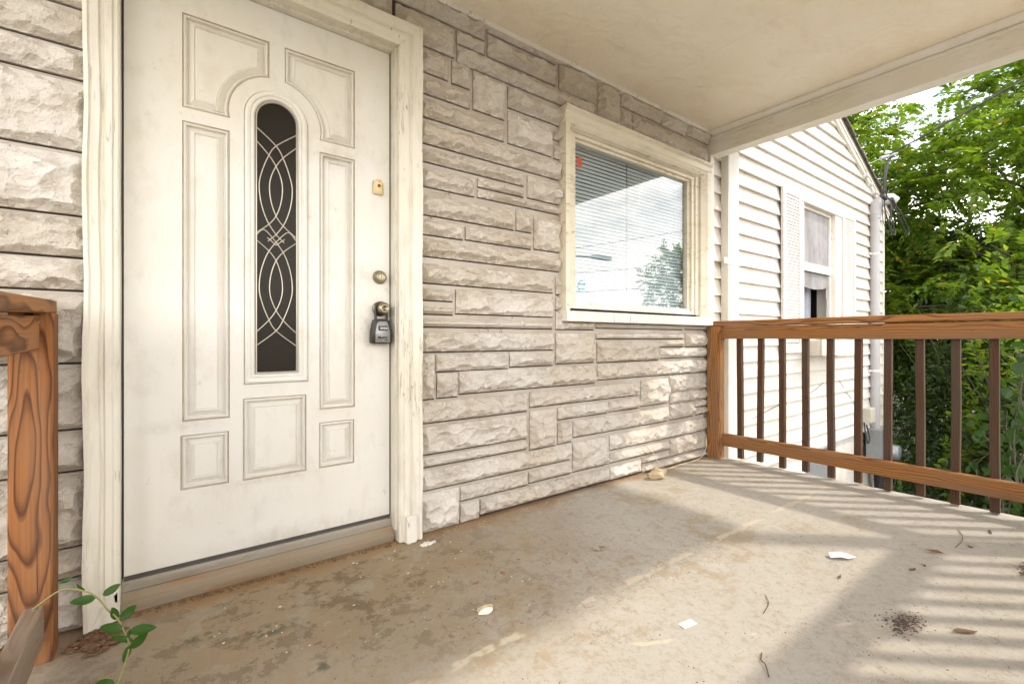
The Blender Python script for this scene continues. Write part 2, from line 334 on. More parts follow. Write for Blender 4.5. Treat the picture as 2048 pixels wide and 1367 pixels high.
def floor_mat():
    q = NT('painted_concrete'); p = q.geo; X, Yv, Z = q.xyz(p)[0], q.xyz(p)[1], q.xyz(p)[2]
    big = q.noise(p, 1.1, 5, 0.6); med = q.noise(p, 4.5, 7, 0.65); fin = q.noise(p, 60, 5, 0.7)
    c = q.mix(q.ramp(big, (0.3, 0.0), (0.7, 1.0)), (0.475, 0.445, 0.39), (0.43, 0.395, 0.335))
    c = q.mix(q.math('MULTIPLY', q.ramp(med, (0.5, 0.0), (0.75, 1.0)), 0.4), c, (0.36, 0.305, 0.23))
    # brown traffic stain in front of the door, fading along the wall
    def blob(cx, cy, rx, ry, nz=0.5, sc=5, lo=0.55, hi=1.15):
        dx = q.math('DIVIDE', q.math('SUBTRACT', X, cx), rx); dy = q.math('DIVIDE', q.math('SUBTRACT', Yv, cy), ry)
        d = q.math('SQRT', q.math('ADD', q.math('MULTIPLY', dx, dx), q.math('MULTIPLY', dy, dy)))
        d = q.math('ADD', d, q.math('MULTIPLY', q.math('SUBTRACT', q.noise(p, sc, 6, 0.65), 0.5), nz*2))
        return q.ramp(d, (lo, 1.0), (hi, 0.0)) if hi <= 1 else q.ramp(q.math('MULTIPLY', d, 0.5), (lo/2, 1.0), (hi/2, 0.0))
    st = blob(0.45, 1.66, 1.05, 0.66, 0.75, 4.5, 0.35, 1.25)
    c = q.mix(q.math('MULTIPLY', st, 0.8), c, (0.245, 0.165, 0.075))
    st2 = q.math('MULTIPLY', st, q.ramp(q.noise(p, 9, 8, 0.78), (0.52, 0.0), (0.56, 1.0)))
    c = q.mix(q.math('MULTIPLY', st2, 0.75), c, (0.135, 0.085, 0.04))
    mo = q.math('MULTIPLY', q.ramp(q.noise(p, 4.2, 9, 0.78), (0.54, 0.0), (0.58, 1.0)), q.ramp(Yv, (0.35, 0.0), (0.9, 1.0)))
    c = q.mix(q.math('MULTIPLY', mo, 0.5), c, (0.34, 0.245, 0.13))
    gr = q.math('MULTIPLY', st, q.ramp(q.noise(p, 7, 8, 0.75), (0.55, 0.0), (0.59, 1.0)))
    c = q.mix(q.math('MULTIPLY', gr, 0.4), c, (0.36, 0.325, 0.26))
    c = q.mix(q.ramp(q.noise(p, 26, 7, 0.8), (0.5, 0.0), (0.68, 0.55)), c, (0.27, 0.205, 0.125))
    wl = q.math('MULTIPLY', q.ramp(q.math('ADD', Yv, q.math('MULTIPLY', q.noise(p, 5, 5), 0.5)), (0.0, 0.0), (1.0, 0.0)), 1.0)
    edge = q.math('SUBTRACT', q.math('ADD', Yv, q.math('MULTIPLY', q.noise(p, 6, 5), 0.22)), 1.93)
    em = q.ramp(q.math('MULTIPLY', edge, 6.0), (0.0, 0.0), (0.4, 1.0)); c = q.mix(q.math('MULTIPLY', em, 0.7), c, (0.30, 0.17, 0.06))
    # flaked paint edges (rust red) in the worn zone
    zone = blob(0.95, 1.32, 0.75, 0.36, 0.6, 4, 0.4, 0.95)
    vv = q.vadd(p, q.vscale(q.noise(p, 22, 4, color=True), 0.05))
    ve = q.vor(vv, 24, 'DISTANCE_TO_EDGE'); flk = q.math('MULTIPLY', q.ramp(ve, (0.0, 1.0), (0.035, 0.0)), q.ramp(q.noise(p, 13, 3), (0.57, 0.0), (0.60, 1.0)))
    flk = q.math('MULTIPLY', flk, zone); c = q.mix(q.math('MULTIPLY', flk, 0.85), c, (0.15, 0.075, 0.04))
    rd = q.math('MULTIPLY', zone, q.ramp(q.noise(p, 28, 3), (0.68, 0.0), (0.70, 1.0))); c = q.mix(q.math('MULTIPLY', rd, 0.8), c, (0.24, 0.085, 0.04))
    pale = q.ramp(q.noise(p, 19, 4, 0.6), (0.70, 0.0), (0.73, 1.0)); pz = blob(0.9, 1.05, 1.0, 0.5, 0.6, 3, 0.5, 1.2)
    c = q.mix(q.math('MULTIPLY', q.math('MULTIPLY', pale, pz), 0.8), c, (0.60, 0.50, 0.36))
    # green paint / moss patches
    for (mx_, my_, rx, ry) in ((0.25, 1.555, 0.10, 0.05), (0.10, 1.64, 0.07, 0.03), (1.45, 1.335, 0.06, 0.03), (0.34, 1.30, 0.04, 0.03)):
        g = q.math('MULTIPLY', blob(mx_, my_, rx, ry, 0.6, 16, 0.4, 1.0), q.ramp(q.noise(p, 40, 4), (0.45, 0.0), (0.55, 1.0)))
        c = q.mix(q.math('MULTIPLY', g, 0.85), c, (0.075, 0.085, 0.045))
    dp = q.math('MULTIPLY', blob(1.825, 0.415, 0.12, 0.055, 0.55, 12, 0.35, 0.95), q.ramp(q.noise(p, 34, 6, 0.75), (0.36, 0.3), (0.52, 1.0)))
    c = q.mix(q.math('MULTIPLY', dp, 0.8), c, (0.15, 0.105, 0.08))
    dp2 = q.math('MULTIPLY', blob(2.60, 0.24, 0.16, 0.05, 0.6, 10, 0.3, 0.95), q.ramp(q.noise(p, 30, 6, 0.75), (0.42, 0.0), (0.55, 1.0)))
    c = q.mix(q.math('MULTIPLY', dp2, 0.5), c, (0.22, 0.14, 0.08))
    # filled seam running along the porch and two hairline cracks
    def seam(a, b, wdt, brk, col, c):
        d = q.math('ABSOLUTE', q.math('SUBTRACT', q.math('ADD', Yv, q.math('MULTIPLY', q.math('SUBTRACT', q.noise(p, 14, 4), 0.5), 0.035)), q.math('ADD', q.math('MULTIPLY', X, a), b)))
        m = q.math('MULTIPLY', q.ramp(q.math('DIVIDE', d, wdt), (0.7, 1.0), (1.0, 0.0)), q.ramp(q.noise(p, 5, 3), (brk, 0.0), (brk+0.04, 1.0)))
        return q.mix(q.math('MULTIPLY', m, 0.85), c, col)
    c = seam(-0.004, 1.09, 0.016, 0.46, (0.58, 0.50, 0.39), c)
    c = seam(-0.55, 1.45, 0.010, 0.56, (0.60, 0.52, 0.40), c)
    dk = q.ramp(q.noise(p, 90, 2), (0.735, 0.0), (0.755, 0.75)); c = q.mix(dk, c, (0.12, 0.09, 0.06))
    wh = q.ramp(q.noise(p, 48, 2), (0.755, 0.0), (0.77, 0.8)); c = q.mix(q.math('MULTIPLY', wh, zone), c, (0.72, 0.66, 0.56))
    pit = q.ramp(q.noise(p, 130, 3, 0.7), (0.62, 0.0), (0.70, 0.6)); c = q.mix(pit, c, (0.22, 0.175, 0.125))
    hc = q.math('ABSOLUTE', q.math('SUBTRACT', q.noise(p, 2.6, 6, 0.62), 0.5)); hcm = q.math('MULTIPLY', q.ramp(hc, (0.0012, 1.0), (0.004, 0.0)), q.ramp(q.noise(p, 1.7, 2), (0.5, 0.0), (0.54, 1.0))); c = q.mix(q.math('MULTIPLY', hcm, 0.6), c, (0.20, 0.16, 0.12))
    scr = q.ramp(q.noise(q.map(p, (3, 26, 1), rot=(0, 0, 0.5)), 3, 3), (0.70, 0.0), (0.72, 0.25)); c = q.mix(scr, c, (0.25, 0.2, 0.15))
    c = q.mix(q.ramp(fin, (0.52, 0.0), (0.8, 0.5)), c, (0.26, 0.21, 0.155))
    h = q.math('SUBTRACT', q.math('ADD', q.math('MULTIPLY', fin, 0.5), q.math('MULTIPLY', med, 0.6)), q.math('MULTIPLY', flk, 0.8))
    q.bsdf(c, q.ramp(med, (0.3, 0.5), (0.7, 0.75)), q.bump(h, 0.35, 0.004)); return q.m
M['floor'] = floor_mat()
def pane(name, refl=2.0, tint=(0.9, 0.94, 0.95), dirt=0.05):
    q = NT(name); fr = q.n('ShaderNodeFresnel'); fr.inputs['IOR'].default_value = 1.52
    g = q.n('ShaderNodeBsdfGlossy'); g.inputs['Roughness'].default_value = 0.004; q.put(g.inputs['Color'], (1, 1, 1))
    t = q.n('ShaderNodeBsdfTransparent'); q.put(t.inputs['Color'], tint)
    m = q.n('ShaderNodeMixShader'); q.put(m.inputs[0], q.math('MULTIPLY', q.math('MULTIPLY', fr.outputs[0], refl, clamp=True), q.math('SUBTRACT', 1.0, q.n('ShaderNodeNewGeometry').outputs['Backfacing']))); q.t.links.new(t.outputs[0], m.inputs[1]); q.t.links.new(g.outputs[0], m.inputs[2])
    d = q.n('ShaderNodeBsdfDiffuse'); q.put(d.inputs['Color'], (0.55, 0.52, 0.48))
    m2 = q.n('ShaderNodeMixShader'); q.put(m2.inputs[0], q.math('MULTIPLY', q.ramp(q.noise(q.geo, 3, 5), (0.4, 0.3), (0.75, 1.0)), dirt)); q.t.links.new(m.outputs[0], m2.inputs[1]); q.t.links.new(d.outputs[0], m2.inputs[2])
    q.t.links.new(m2.outputs[0], q.out.inputs[0]); return q.m
M['glass'] = pane('window_glass', 2.1, dirt=0.06)
 
def film():
    q = NT('clouded_film'); p = q.geo; st = q.map(p, (1, 1, 0.2))
    c = q.mix(q.ramp(q.noise(st, 9, 5, 0.6), (0.35, 0.0), (0.7, 1.0)), (0.22, 0.205, 0.21), (0.34, 0.325, 0.33)); c = q.mix(q.ramp(q.noise(p, 7, 4), (0.5, 0.0), (0.75, 0.7)), c, (0.15, 0.14, 0.145))
    q.bsdf(c, 0.45, q.bump(q.noise(st, 14, 3), 0.2, 0.01)); return q.m
M['plasticfilm'] = film()
def darkglass():
    q = NT('obscure_door_glass'); p = q.geo
    c = q.mix(q.noise(p, 5, 3), (0.012, 0.009, 0.005), (0.022, 0.017, 0.010))
    q.bsdf(c, 0.3, q.bump(q.noise(p, 170, 2), 0.4, 0.002), spec=0.15); return q.m
M['doorglass'] = darkglass()
def leafmat(name, stops, trans=0.45, rough=0.45):
    q = NT(name); g = q.n('ShaderNodeNewGeometry'); rpi = g.outputs['Random Per Island']
    c = q.ramp(rpi, *stops)
    c = q.mix(q.ramp(q.noise(g.outputs['Position'], 1.2, 2), (0.35, 0.0), (0.65, 0.6)), c, q.mix(0.5, c, (0.03, 0.06, 0.012)))
    b = q.n('ShaderNodeBsdfPrincipled'); q.put(b.inputs['Base Color'], c); b.inputs['Roughness'].default_value = rough; b.inputs['Specular IOR Level'].default_value = 0.35
    t = q.n('ShaderNodeBsdfTranslucent'); q.put(t.inputs['Color'], q.mix(1.0, c, (1.35, 1.5, 0.55), 'MULTIPLY'))
    m = q.n('ShaderNodeMixShader'); m.inputs[0].default_value = trans; q.t.links.new(b.outputs[0], m.inputs[1]); q.t.links.new(t.outputs[0], m.inputs[2]); q.t.links.new(m.outputs[0], q.out.inputs[0]); return q.m
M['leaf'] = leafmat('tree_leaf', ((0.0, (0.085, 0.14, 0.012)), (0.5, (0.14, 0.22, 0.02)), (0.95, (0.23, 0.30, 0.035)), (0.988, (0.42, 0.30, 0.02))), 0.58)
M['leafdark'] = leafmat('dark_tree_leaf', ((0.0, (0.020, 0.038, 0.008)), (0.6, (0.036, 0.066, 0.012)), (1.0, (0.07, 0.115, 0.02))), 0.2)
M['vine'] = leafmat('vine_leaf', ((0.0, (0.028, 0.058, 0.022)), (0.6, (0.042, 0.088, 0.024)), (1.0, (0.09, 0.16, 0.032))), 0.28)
M['sprig'] = leafmat('sprig_leaf', ((0.0, (0.04, 0.115, 0.018)), (0.7, (0.06, 0.15, 0.022)), (1.0, (0.12, 0.24, 0.03))), 0.3)
M['stem'] = simple('green_stem', (0.28, 0.27, 0.09), 0.6)
M['bark'] = simple('bark', (0.085, 0.068, 0.05), 0.9, var=0.4, sc=14, bump=0.8, bsc=30)
M['deadleaf'] = simple('dead_leaf', (0.22, 0.085, 0.03), 0.7, var=0.4, sc=60)
M['twig'] = simple('twig', (0.13, 0.085, 0.05), 0.8, var=0.3, sc=60)
M['soil'] = simple('dirt_crumbs', (0.085, 0.062, 0.047), 0.95, var=0.5, sc=70, bump=0.6)
M['litter'] = simple('bark_litter', (0.17, 0.095, 0.05), 0.9, var=0.6, sc=50, bump=0.5)
M['flake'] = simple('paint_flake', (0.72, 0.68, 0.6), 0.7)
M['rock'] = simple('broken_stone', (0.50, 0.40, 0.25), 0.9, var=0.3, sc=30, bump=0.8)
M['backing'] = simple('dark_backing', (0.06, 0.042, 0.03), 0.95, var=0.4, sc=20)
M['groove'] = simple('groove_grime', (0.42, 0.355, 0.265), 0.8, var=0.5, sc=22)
M['boxbeige'] = simple('beige_box', (0.50, 0.46, 0.38), 0.5)
M['gap_shade'] = simple('door_gap_shade', (0.075, 0.065, 0.055), 0.8, var=0.4, sc=25)  # dark tone standing in for the shade under the door
M['sheath'] = simple('fibre_sheathing', (0.62, 0.5, 0.3), 0.9, var=0.2, sc=40)
def ground_mat():
    q = NT('lawn_and_soil'); p = q.geo
    c = q.mix(q.ramp(q.noise(p, 0.5, 6), (0.4, 0.0), (0.6, 1.0)), (0.06, 0.085, 0.025), (0.13, 0.11, 0.07))
    c = q.mix(q.noise(p, 25, 4), c, (0.04, 0.055, 0.02)); q.bsdf(c, 0.95, q.bump(q.noise(p, 30, 5), 0.8, 0.05)); return q.m
M['ground'] = ground_mat()
M['concrete'] = simple('bare_concrete', (0.42, 0.40, 0.37), 0.85, var=0.15, sc=6, bump=0.3)
M['asphalt'] = simple('asphalt', (0.055, 0.055, 0.056), 0.9, var=0.2, sc=20, bump=0.4)

# ================================================================== SETTING
def sheet(name, pts, z, m):
    me = bpy.data.meshes.new(name); me.from_pydata([(x, y, z) for x, y in pts], [], [tuple(range(len(pts)))]); me.update()
    o = link(name, me, m); o['kind'] = 'structure'; return o
sheet('ground', [(-300, -300), (300, -300), (300, 300), (-300, 300)], GROUND, M['ground'])
sheet('road', [(-300, -16), (300, -16), (300, -8.5), (-300, -8.5)], GROUND+0.006, M['asphalt'])
sheet('added_bounce_apron', [(-9, -8.3), (10, -8.3), (10, -0.3), (-9, -0.3)], GROUND+0.006, M['concrete'])  # unseen pale concrete, added to bounce sunlight up to the porch ceiling
# concrete porch slab with a rounded nosing; its side edge is not quite square to the house
def slab():
    bm = bmesh.new()
    pts = [(-0.46, -0.16), (3.425, -0.16), (3.318, 1.985), (-0.46, 1.985)]
    lo = [bm.verts.new((x, y, FLOOR-0.20)) for x, y in pts]; hi = [bm.verts.new((x, y, FLOOR)) for x, y in pts]
    bm.faces.new(lo[::-1]); bm.faces.new(hi)
    for i in range(4): bm.faces.new((lo[i], lo[(i+1) % 4], hi[(i+1) % 4], hi[i]))
    bmesh.ops.bevel(bm, geom=[e for e in bm.edges if all(v.co.z > FLOOR-0.01 for v in e.verts)], offset=0.012, segments=3, affect='EDGES')
    me = bpy.data.meshes.new('porch_floor'); bm.to_mesh(me); bm.free(); o = link('porch_floor', me, M['floor']); o['kind'] = 'structure'
slab()
q = MB(); q.box((-0.40, -0.10, GROUND), (3.30, 1.98, FLOOR-0.2)); o = q.build('porch_foundation', M['concrete']); o['kind'] = 'structure'

# ================================================================== HOUSE
house = empty('house', (3.4, 2.2, GROUND), 'stone-faced house with white clapboard gable wing and covered porch', 'house')

# --- openings (x0, x1, z0, z1) in the front wall
D_O = (-0.125, 0.815, FLOOR, 1.275)        # door
W_O = (1.845, 3.255, 0.150, 1.235)         # picture window
V_O = (5.02, 5.86, 0.02, 1.36)             # wing window
def wall_with_holes(mb, x0, x1, z0, z1, ya, yb, holes):
    xs = sorted({x0, x1, *[h for H in holes for h in H[:2]]}); zs = sorted({z0, z1, *[h for H in holes for h in H[2:]]})
    xs = [x for x in xs if x0 <= x <= x1]; zs = [z for z in zs if z0 <= z <= z1]
    for i in range(len(xs)-1):
        j = 0
        while j < len(zs)-1:
            def solid(jj): 
                cx, cz = (xs[i]+xs[i+1])/2, (zs[jj]+zs[jj+1])/2
                return not any(H[0] < cx < H[1] and H[2] < cz < H[3] for H in holes)
            if not solid(j): j += 1; continue
            k = j
            while k < len(zs)-1 and solid(k): k += 1
            mb.box((xs[i], ya, zs[j]), (xs[i+1], yb, zs[k])); j = k
w = MB(); wall_with_holes(w, -1.4, 3.30, FLOOR-0.3, 1.70, WALL, 2.06, [D_O, W_O])
stone_wall = w.build('stone_wall', M['backing'], house)

STONES = """0.806,1.262,1.477,1.555; 0.806,1.093,1.329,1.459; 1.113,1.262,1.406,1.462; 1.114,2.048,1.314,1.393; 1.287,1.735,1.408,1.510; 1.287,1.735,1.527,1.556; 1.768,2.057,1.400,1.555; 2.086,2.276,1.339,1.555; 2.297,2.701,1.465,1.555; 2.725,2.994,1.460,1.555; 3.021,3.291,1.472,1.555; 2.300,2.387,1.335,1.443; 2.412,3.275,1.327,1.437; 0.918,1.059,1.211,1.308; 1.085,1.180,1.208,1.310; 0.918,1.177,1.114,1.186; 1.203,1.387,1.119,1.303; 1.413,1.806,1.191,1.295; 1.413,1.707,1.008,1.167; 1.732,1.806,1.108,1.152; 1.732,1.801,1.004,1.073; 0.918,1.383,1.008,1.085; 0.918,1.784,0.889,0.983; 0.918,1.512,0.806,0.863; 1.541,1.784,0.751,0.862; 0.918,1.206,0.694,0.773; 1.229,1.512,0.748,0.785; 1.229,1.784,0.697,0.729; 0.918,1.448,0.566,0.651; 1.467,1.566,0.568,0.666; 1.587,1.771,0.485,0.656; 0.918,1.142,0.477,0.539; 1.160,1.562,0.480,0.536; 0.918,1.775,0.378,0.453; 0.918,1.720,0.257,0.341; 1.745,1.792,0.249,0.341; 1.743,1.792,0.163,0.230; 0.918,1.085,0.179,0.226; 0.918,1.085,0.116,0.145; 1.106,1.716,0.123,0.231; 0.918,1.716,0.058,0.087; 1.744,1.802,0.056,0.151; 1.809,2.048,0.057,0.098; 0.915,1.720,-0.057,0.027; 0.921,0.989,-0.272,-0.075; 1.003,1.408,-0.149,-0.075; 1.426,1.720,-0.142,-0.074; 1.006,1.111,-0.270,-0.161; 1.126,2.056,-0.260,-0.158; 0.915,1.535,-0.380,-0.291; 0.918,1.531,-0.523,-0.404; 0.918,1.531,-0.580,-0.542; 1.558,2.465,-0.362,-0.287; 1.558,1.741,-0.588,-0.391; 1.760,2.163,-0.449,-0.390; 2.186,2.469,-0.445,-0.382; 1.760,1.863,-0.585,-0.476; 1.879,2.785,-0.563,-0.474; 2.494,2.785,-0.438,-0.277; 2.070,2.969,0.068,0.093; 2.999,3.281,0.071,0.091; 1.745,2.049,-0.136,0.029; 2.070,2.969,0.003,0.034; 3.001,3.258,-0.053,0.046; 2.077,2.680,-0.139,-0.021; 2.703,2.979,-0.053,-0.012; 2.703,3.264,-0.130,-0.067; 2.081,3.269,-0.244,-0.156; 2.809,3.275,-0.372,-0.261; 2.809,3.281,-0.450,-0.377; 2.814,3.097,-0.560,-0.457; 3.128,3.275,-0.500,-0.455; 3.128,3.275,-0.556,-0.510; 2.192,3.286,-0.682,-0.597; 2.192,2.795,-0.760,-0.709; 2.818,3.281,-0.814,-0.700; 2.507,2.795,-0.814,-0.779; 2.192,2.490,-0.865,-0.792; 2.505,3.269,-0.878,-0.836; 1.877,2.169,-0.761,-0.600; 0.918,1.851,-0.685,-0.600; 0.918,1.117,-0.882,-0.708; 1.133,1.537,-0.771,-0.710; 1.553,1.851,-0.764,-0.710; 1.131,1.232,-0.886,-0.791; 1.245,2.174,-0.862,-0.792"""
rows = [tuple(float(v) for v in r.split(',')) for r in STONES.split(';')]
lz = [1.30, 1.175, 1.155, 1.03, 1.006, 0.991, 0.885, 0.869, 0.79, 0.771, 0.572, 0.551, 0.377, 0.36, 0.25, 0.238, 0.15, 0.131, -0.069, -0.091, -0.269, -0.286, -0.395, -0.417, -0.624, -0.64, -0.715, -0.733, -0.874]
LEFT = [(-0.97 - 0.12*((i*7) % 3), -0.185, b, a) for i, (a, b) in enumerate(zip([1.555, 1.155, 0.991, 0.869, 0.771, 0.551, 0.36, 0.238, 0.131, -0.091, -0.286, -0.417, -0.64, -0.733], [1.175, 1.006, 0.885, 0.79, 0.572, 0.377, 0.25, 0.15, -0.069, -0.269, -0.395, -0.624, -0.715, -0.874]))]
TOP = [(0.05, 0.785, 1.37, 1.475), (0.28, 0.785, 1.49, 1.555), (-0.165, 0.035, 1.37, 1.555), (0.05, 0.262, 1.49, 1.555)]
def make_stone(x0, x1, z0, z1, seed, step=0.0058):
    r = np.random.default_rng(seed); w_, h_ = x1-x0, z1-z0
    nx = max(4, int(w_/step)); nz = max(4, int(h_/step)); xs = np.linspace(0, w_, nx+1); zs = np.linspace(0, h_, nz+1)
    Xg, Zg = np.meshgrid(xs, zs, indexing='ij')
    # gently ragged outline
    top = 0.046 + r.uniform(-0.008, 0.010)
    H = np.full(Xg.shape, 9.0)
    def bowl(cx, cz, b, K, ax): 
        nonlocal H
        H = np.minimum(H, b + K*(((Xg-cx)/ax)**2 + (Zg-cz)**2))
    sp = r.uniform(0.042, 0.07)
    for cx in np.arange(-0.02, w_+0.04, sp):                 # shallow scoops over the face
        for cz in np.arange(h_*0.22, h_*0.92, 0.045):
            bowl(cx+r.uniform(-.03, .03), cz+r.uniform(-.02, .02), top+r.uniform(-0.020, 0.004), r.uniform(7.0, 16.0), r.uniform(0.9, 2.2))
    x = r.uniform(-0.02, 0.02)
    while x < w_+0.03:                                        # conchoidal chips struck from the upper edge
        a = r.uniform(0.018, 0.044); bowl(x, h_+r.uniform(-.004, .010), 0.008+r.uniform(0, .006), 0.038/(min(a*1.15, h_*0.5)**2), r.uniform(1.1, 1.9)); x += a*r.uniform(1.2, 2.2)
    x = r.uniform(-0.02, 0.02)
    while x < w_+0.03:                                        # and from the lower edge
        a = r.uniform(0.014, 0.034); bowl(x, r.uniform(-.010, .004), 0.009+r.uniform(0, .006), 0.038/(min(a*1.1, h_*0.42)**2), r.uniform(1.1, 1.8)); x += a*r.uniform(1.2, 2.0)
    for ex in (0, w_):
        z = r.uniform(0, .03)
        while z < h_: a = r.uniform(0.018, 0.04); bowl(ex+r.uniform(-.01, .01), z, 0.011, 0.026/(a**2), 0.8); z += a*1.6
    H = np.minimum(H, top+0.012)
    # fine pitching left by the chisel
    H2 = np.full(Xg.shape, 9.0)
    for cx in np.arange(0, w_+0.012, 0.024):
        for cz in np.arange(0, h_+0.012, 0.020):
            H2 = np.minimum(H2, r.uniform(0, 0.0022) + r.uniform(7, 16)*(((Xg-cx-r.uniform(-.012, .012))/1.5)**2 + (Zg-cz-r.uniform(-.010, .010))**2))
    H += 1.5*(np.minimum(H2, 0.006)-0.002)
    # broad undulation and grit
    ph = r.uniform(0, 6.28, 4)
    H += 0.0022*np.sin(Xg*23+ph[0]+Zg*11)*np.sin(Zg*31+ph[1]) + 0.0010*np.sin(Xg*71+ph[2])*np.sin(Zg*83+ph[3]) + r.normal(0, 0.00045, Xg.shape)
    e = np.minimum(np.minimum(Xg, w_-Xg), np.minimum(Zg, h_-Zg))
    H = np.minimum(H, 0.0125 + e*1.8); H = np.maximum(H, 0.0085)
    jx = np.where((Xg > 0) & (Xg < w_), r.normal(0, 0.0006, Xg.shape), 0); jz = np.where((Zg > 0) & (Zg < h_), r.normal(0, 0.0006, Xg.shape), 0)
    V = np.stack([Xg-w_/2+jx, -H, Zg-h_/2+jz], -1).reshape(-1, 3)
    idx = np.arange((nx+1)*(nz+1)).reshape(nx+1, nz+1)
    F = np.stack([idx[:-1, :-1], idx[1:, :-1], idx[1:, 1:], idx[:-1, 1:]], -1).reshape(-1, 4)
    ring = np.concatenate([idx[:, 0], idx[-1, 1:], idx[-2::-1, -1], idx[0, -2:0:-1]])
    n0 = len(V); sk = V[ring].copy(); sk[:, 1] = 0.004; V = np.concatenate([V, sk]); k = len(ring); a = np.arange(k); b = (a+1) % k
    F = np.concatenate([F, np.stack([ring[a], n0+a, n0+b, ring[b]], -1)])
    return V, F
for i, (x0, x1, z0, z1) in enumerate(rows + LEFT + TOP):
    g = 0.0018
    V, F = make_stone(x0-g, x1+g, max(z0-g, FLOOR+0.002), z1+g, 100+i)
    npmesh('stone', V, F, M['stone'], stone_wall, smooth=False, M=Matrix.Translation(((x0+x1)/2, WALL, (max(z0-g, FLOOR+0.002)+z1+g)/2)))
# pointing: raised beads of mortar between the stones, with a slit left along every stone edge
allst = rows + LEFT + TOP; sl_ = 0.0042
hol = [(a-0.0062, b+0.003, c-0.0088, d+0.0022) for a, b, c, d in allst] + [D_O, W_O]
def beads(X0, X1, Z0, Z1):
    xs = sorted({X0, X1, *[v for h in hol for v in h[:2] if X0 < v < X1]}); zs = sorted({Z0, Z1, *[v for h in hol for v in h[2:] if Z0 < v < Z1]})
    q = MB()
    for j in range(len(zs)-1):
        if zs[j+1]-zs[j] < 1e-5: continue
        cz = (zs[j]+zs[j+1])/2; H_ = [h for h in hol if h[2] < cz < h[3]]; i = 0
        while i < len(xs)-1:
            if any(h[0] < (xs[i]+xs[i+1])/2 < h[1] for h in H_): i += 1; continue
            k = i
            while k < len(xs)-1 and not any(h[0] < (xs[k]+xs[k+1])/2 < h[1] for h in H_): k += 1
            q.box((xs[i], WALL-0.0095, zs[j]), (xs[k], WALL+0.002, zs[j+1])); i = k
    return q
beads(0.90, 3.30, -0.862, 1.55).build('mortar_joints', M['mortar'], stone_wall)
beads(-1.3, -0.185, -0.862, 1.55).build('mortar_joints', M['mortar'], stone_wall)
# flat end board where the stone facing stops
q = MB(); q.box((3.302, 1.895, -0.95), (3.352, 1.985, CEIL-0.02), 0.003); q.build('end_board', M['trimwhite'], house)

# --- siding wing: lapped boards cut round the window and to the rake
RK = lambda x: 2.379 + (5.945-x)*0.4341           # underside of the rake
w = MB(); wall_with_holes(w, 3.30, 7.60, -1.14, 1.70, SIDE+0.012, 2.10, [V_O])
w.prism([(3.30, 1.70), (7.52, 1.70), (3.30, RK(3.30)+0.02)], 1, SIDE+0.012, 2.10)
siding_wall = w.build('siding_wall', M['siding'], house)
def siding_board(x0, x1, z, e, zc=None):
    # wedge: thick butt at the bottom, tucked under the board above
    n = max(1, int((x1-x0)/0.5)); vs = []; fs = []
    top = e+0.014
    def zt(x): return min(z+top, RK(x)) if zc else z+top
    xs = [x0+(x1-x0)*i/n for i in range(n+1)]
    for x in xs:
        t = max(zt(x), z+0.002); f = (t-z)/top; dz = random.uniform(-.0012, .0012)
        yb = SIDE-0.034; yt = SIDE-0.034+0.031*f
        vs += [(x, yb, z+dz), (x, yt, t), (x, SIDE+0.011, t), (x, SIDE+0.011, z+dz), ]
    for i in range(n):
        a = 4*i; b = a+4; fs += [(a, b, b+1, a+1), (a+1, b+1, b+2, a+2), (a+2, b+2, b+3, a+3), (a+3, b+3, b, a)]
    fs += [(0, 1, 2, 3), tuple(4*n+k for k in (3, 2, 1, 0))]
    MB().add(vs, fs).build('siding_board', M['siding'], siding_wall)
EXP = 0.1343; k = 0; z = 0.207 - 10*EXP
while z < 3.3:
    segs = [(3.354, 7.60)]
    if z + EXP > V_O[2]-0.0 and z < V_O[3]: segs = [(3.354, V_O[0]-0.002), (V_O[1]+0.002, 7.60)]
    elif k % 3 == 1: c_ = 4.3+((k*37) % 20)/10; segs = [(3.354, c_), (c_+0.003, 7.60)]
    for a, b in segs:
        xr = 5.945 + (2.379 - z)/0.4341
        b2 = min(b, xr)
        if b2 - a > 0.05:
            if b2 < b or RK(b2) < z+EXP+0.02:
                # raking end: split so that the cut follows the slope
                xc = 5.945 + (2.379 - (z+EXP+0.014))/0.4341
                if xc > a+0.05:
                    siding_board(a, min(xc, b2), z, EXP)
                    if b2 - xc > 0.03: siding_board(xc+0.001, b2, z, EXP, True)
                else: siding_board(a, b2, z, EXP, True)
            else: siding_board(a, b2, z, EXP)
    z += EXP; k += 1
q = MB(); q.box((7.585, SIDE-0.035, -1.15), (7.635, 2.10, 1.70), 0.004); q.build('corner_board', M['trimwhite'], house)
q = MB(); q.box((7.60, 2.101, -1.14), (7.64, 7.0, 1.66)); q.build('side_wall', M['siding'], house)
# foundation with a basement window
q = MB(); wall_with_holes(q, 3.40, 7.58, GROUND, -1.145, SIDE+0.03, 2.15, [(5.28, 6.12, -1.95, -1.20)]); fo = q.build('foundation', M['found'], house)
q = MB(); q.box((5.28, SIDE+0.07, -1.95), (6.12, SIDE+0.10, -1.20)); q.build('basement_window', M['steel'], house)
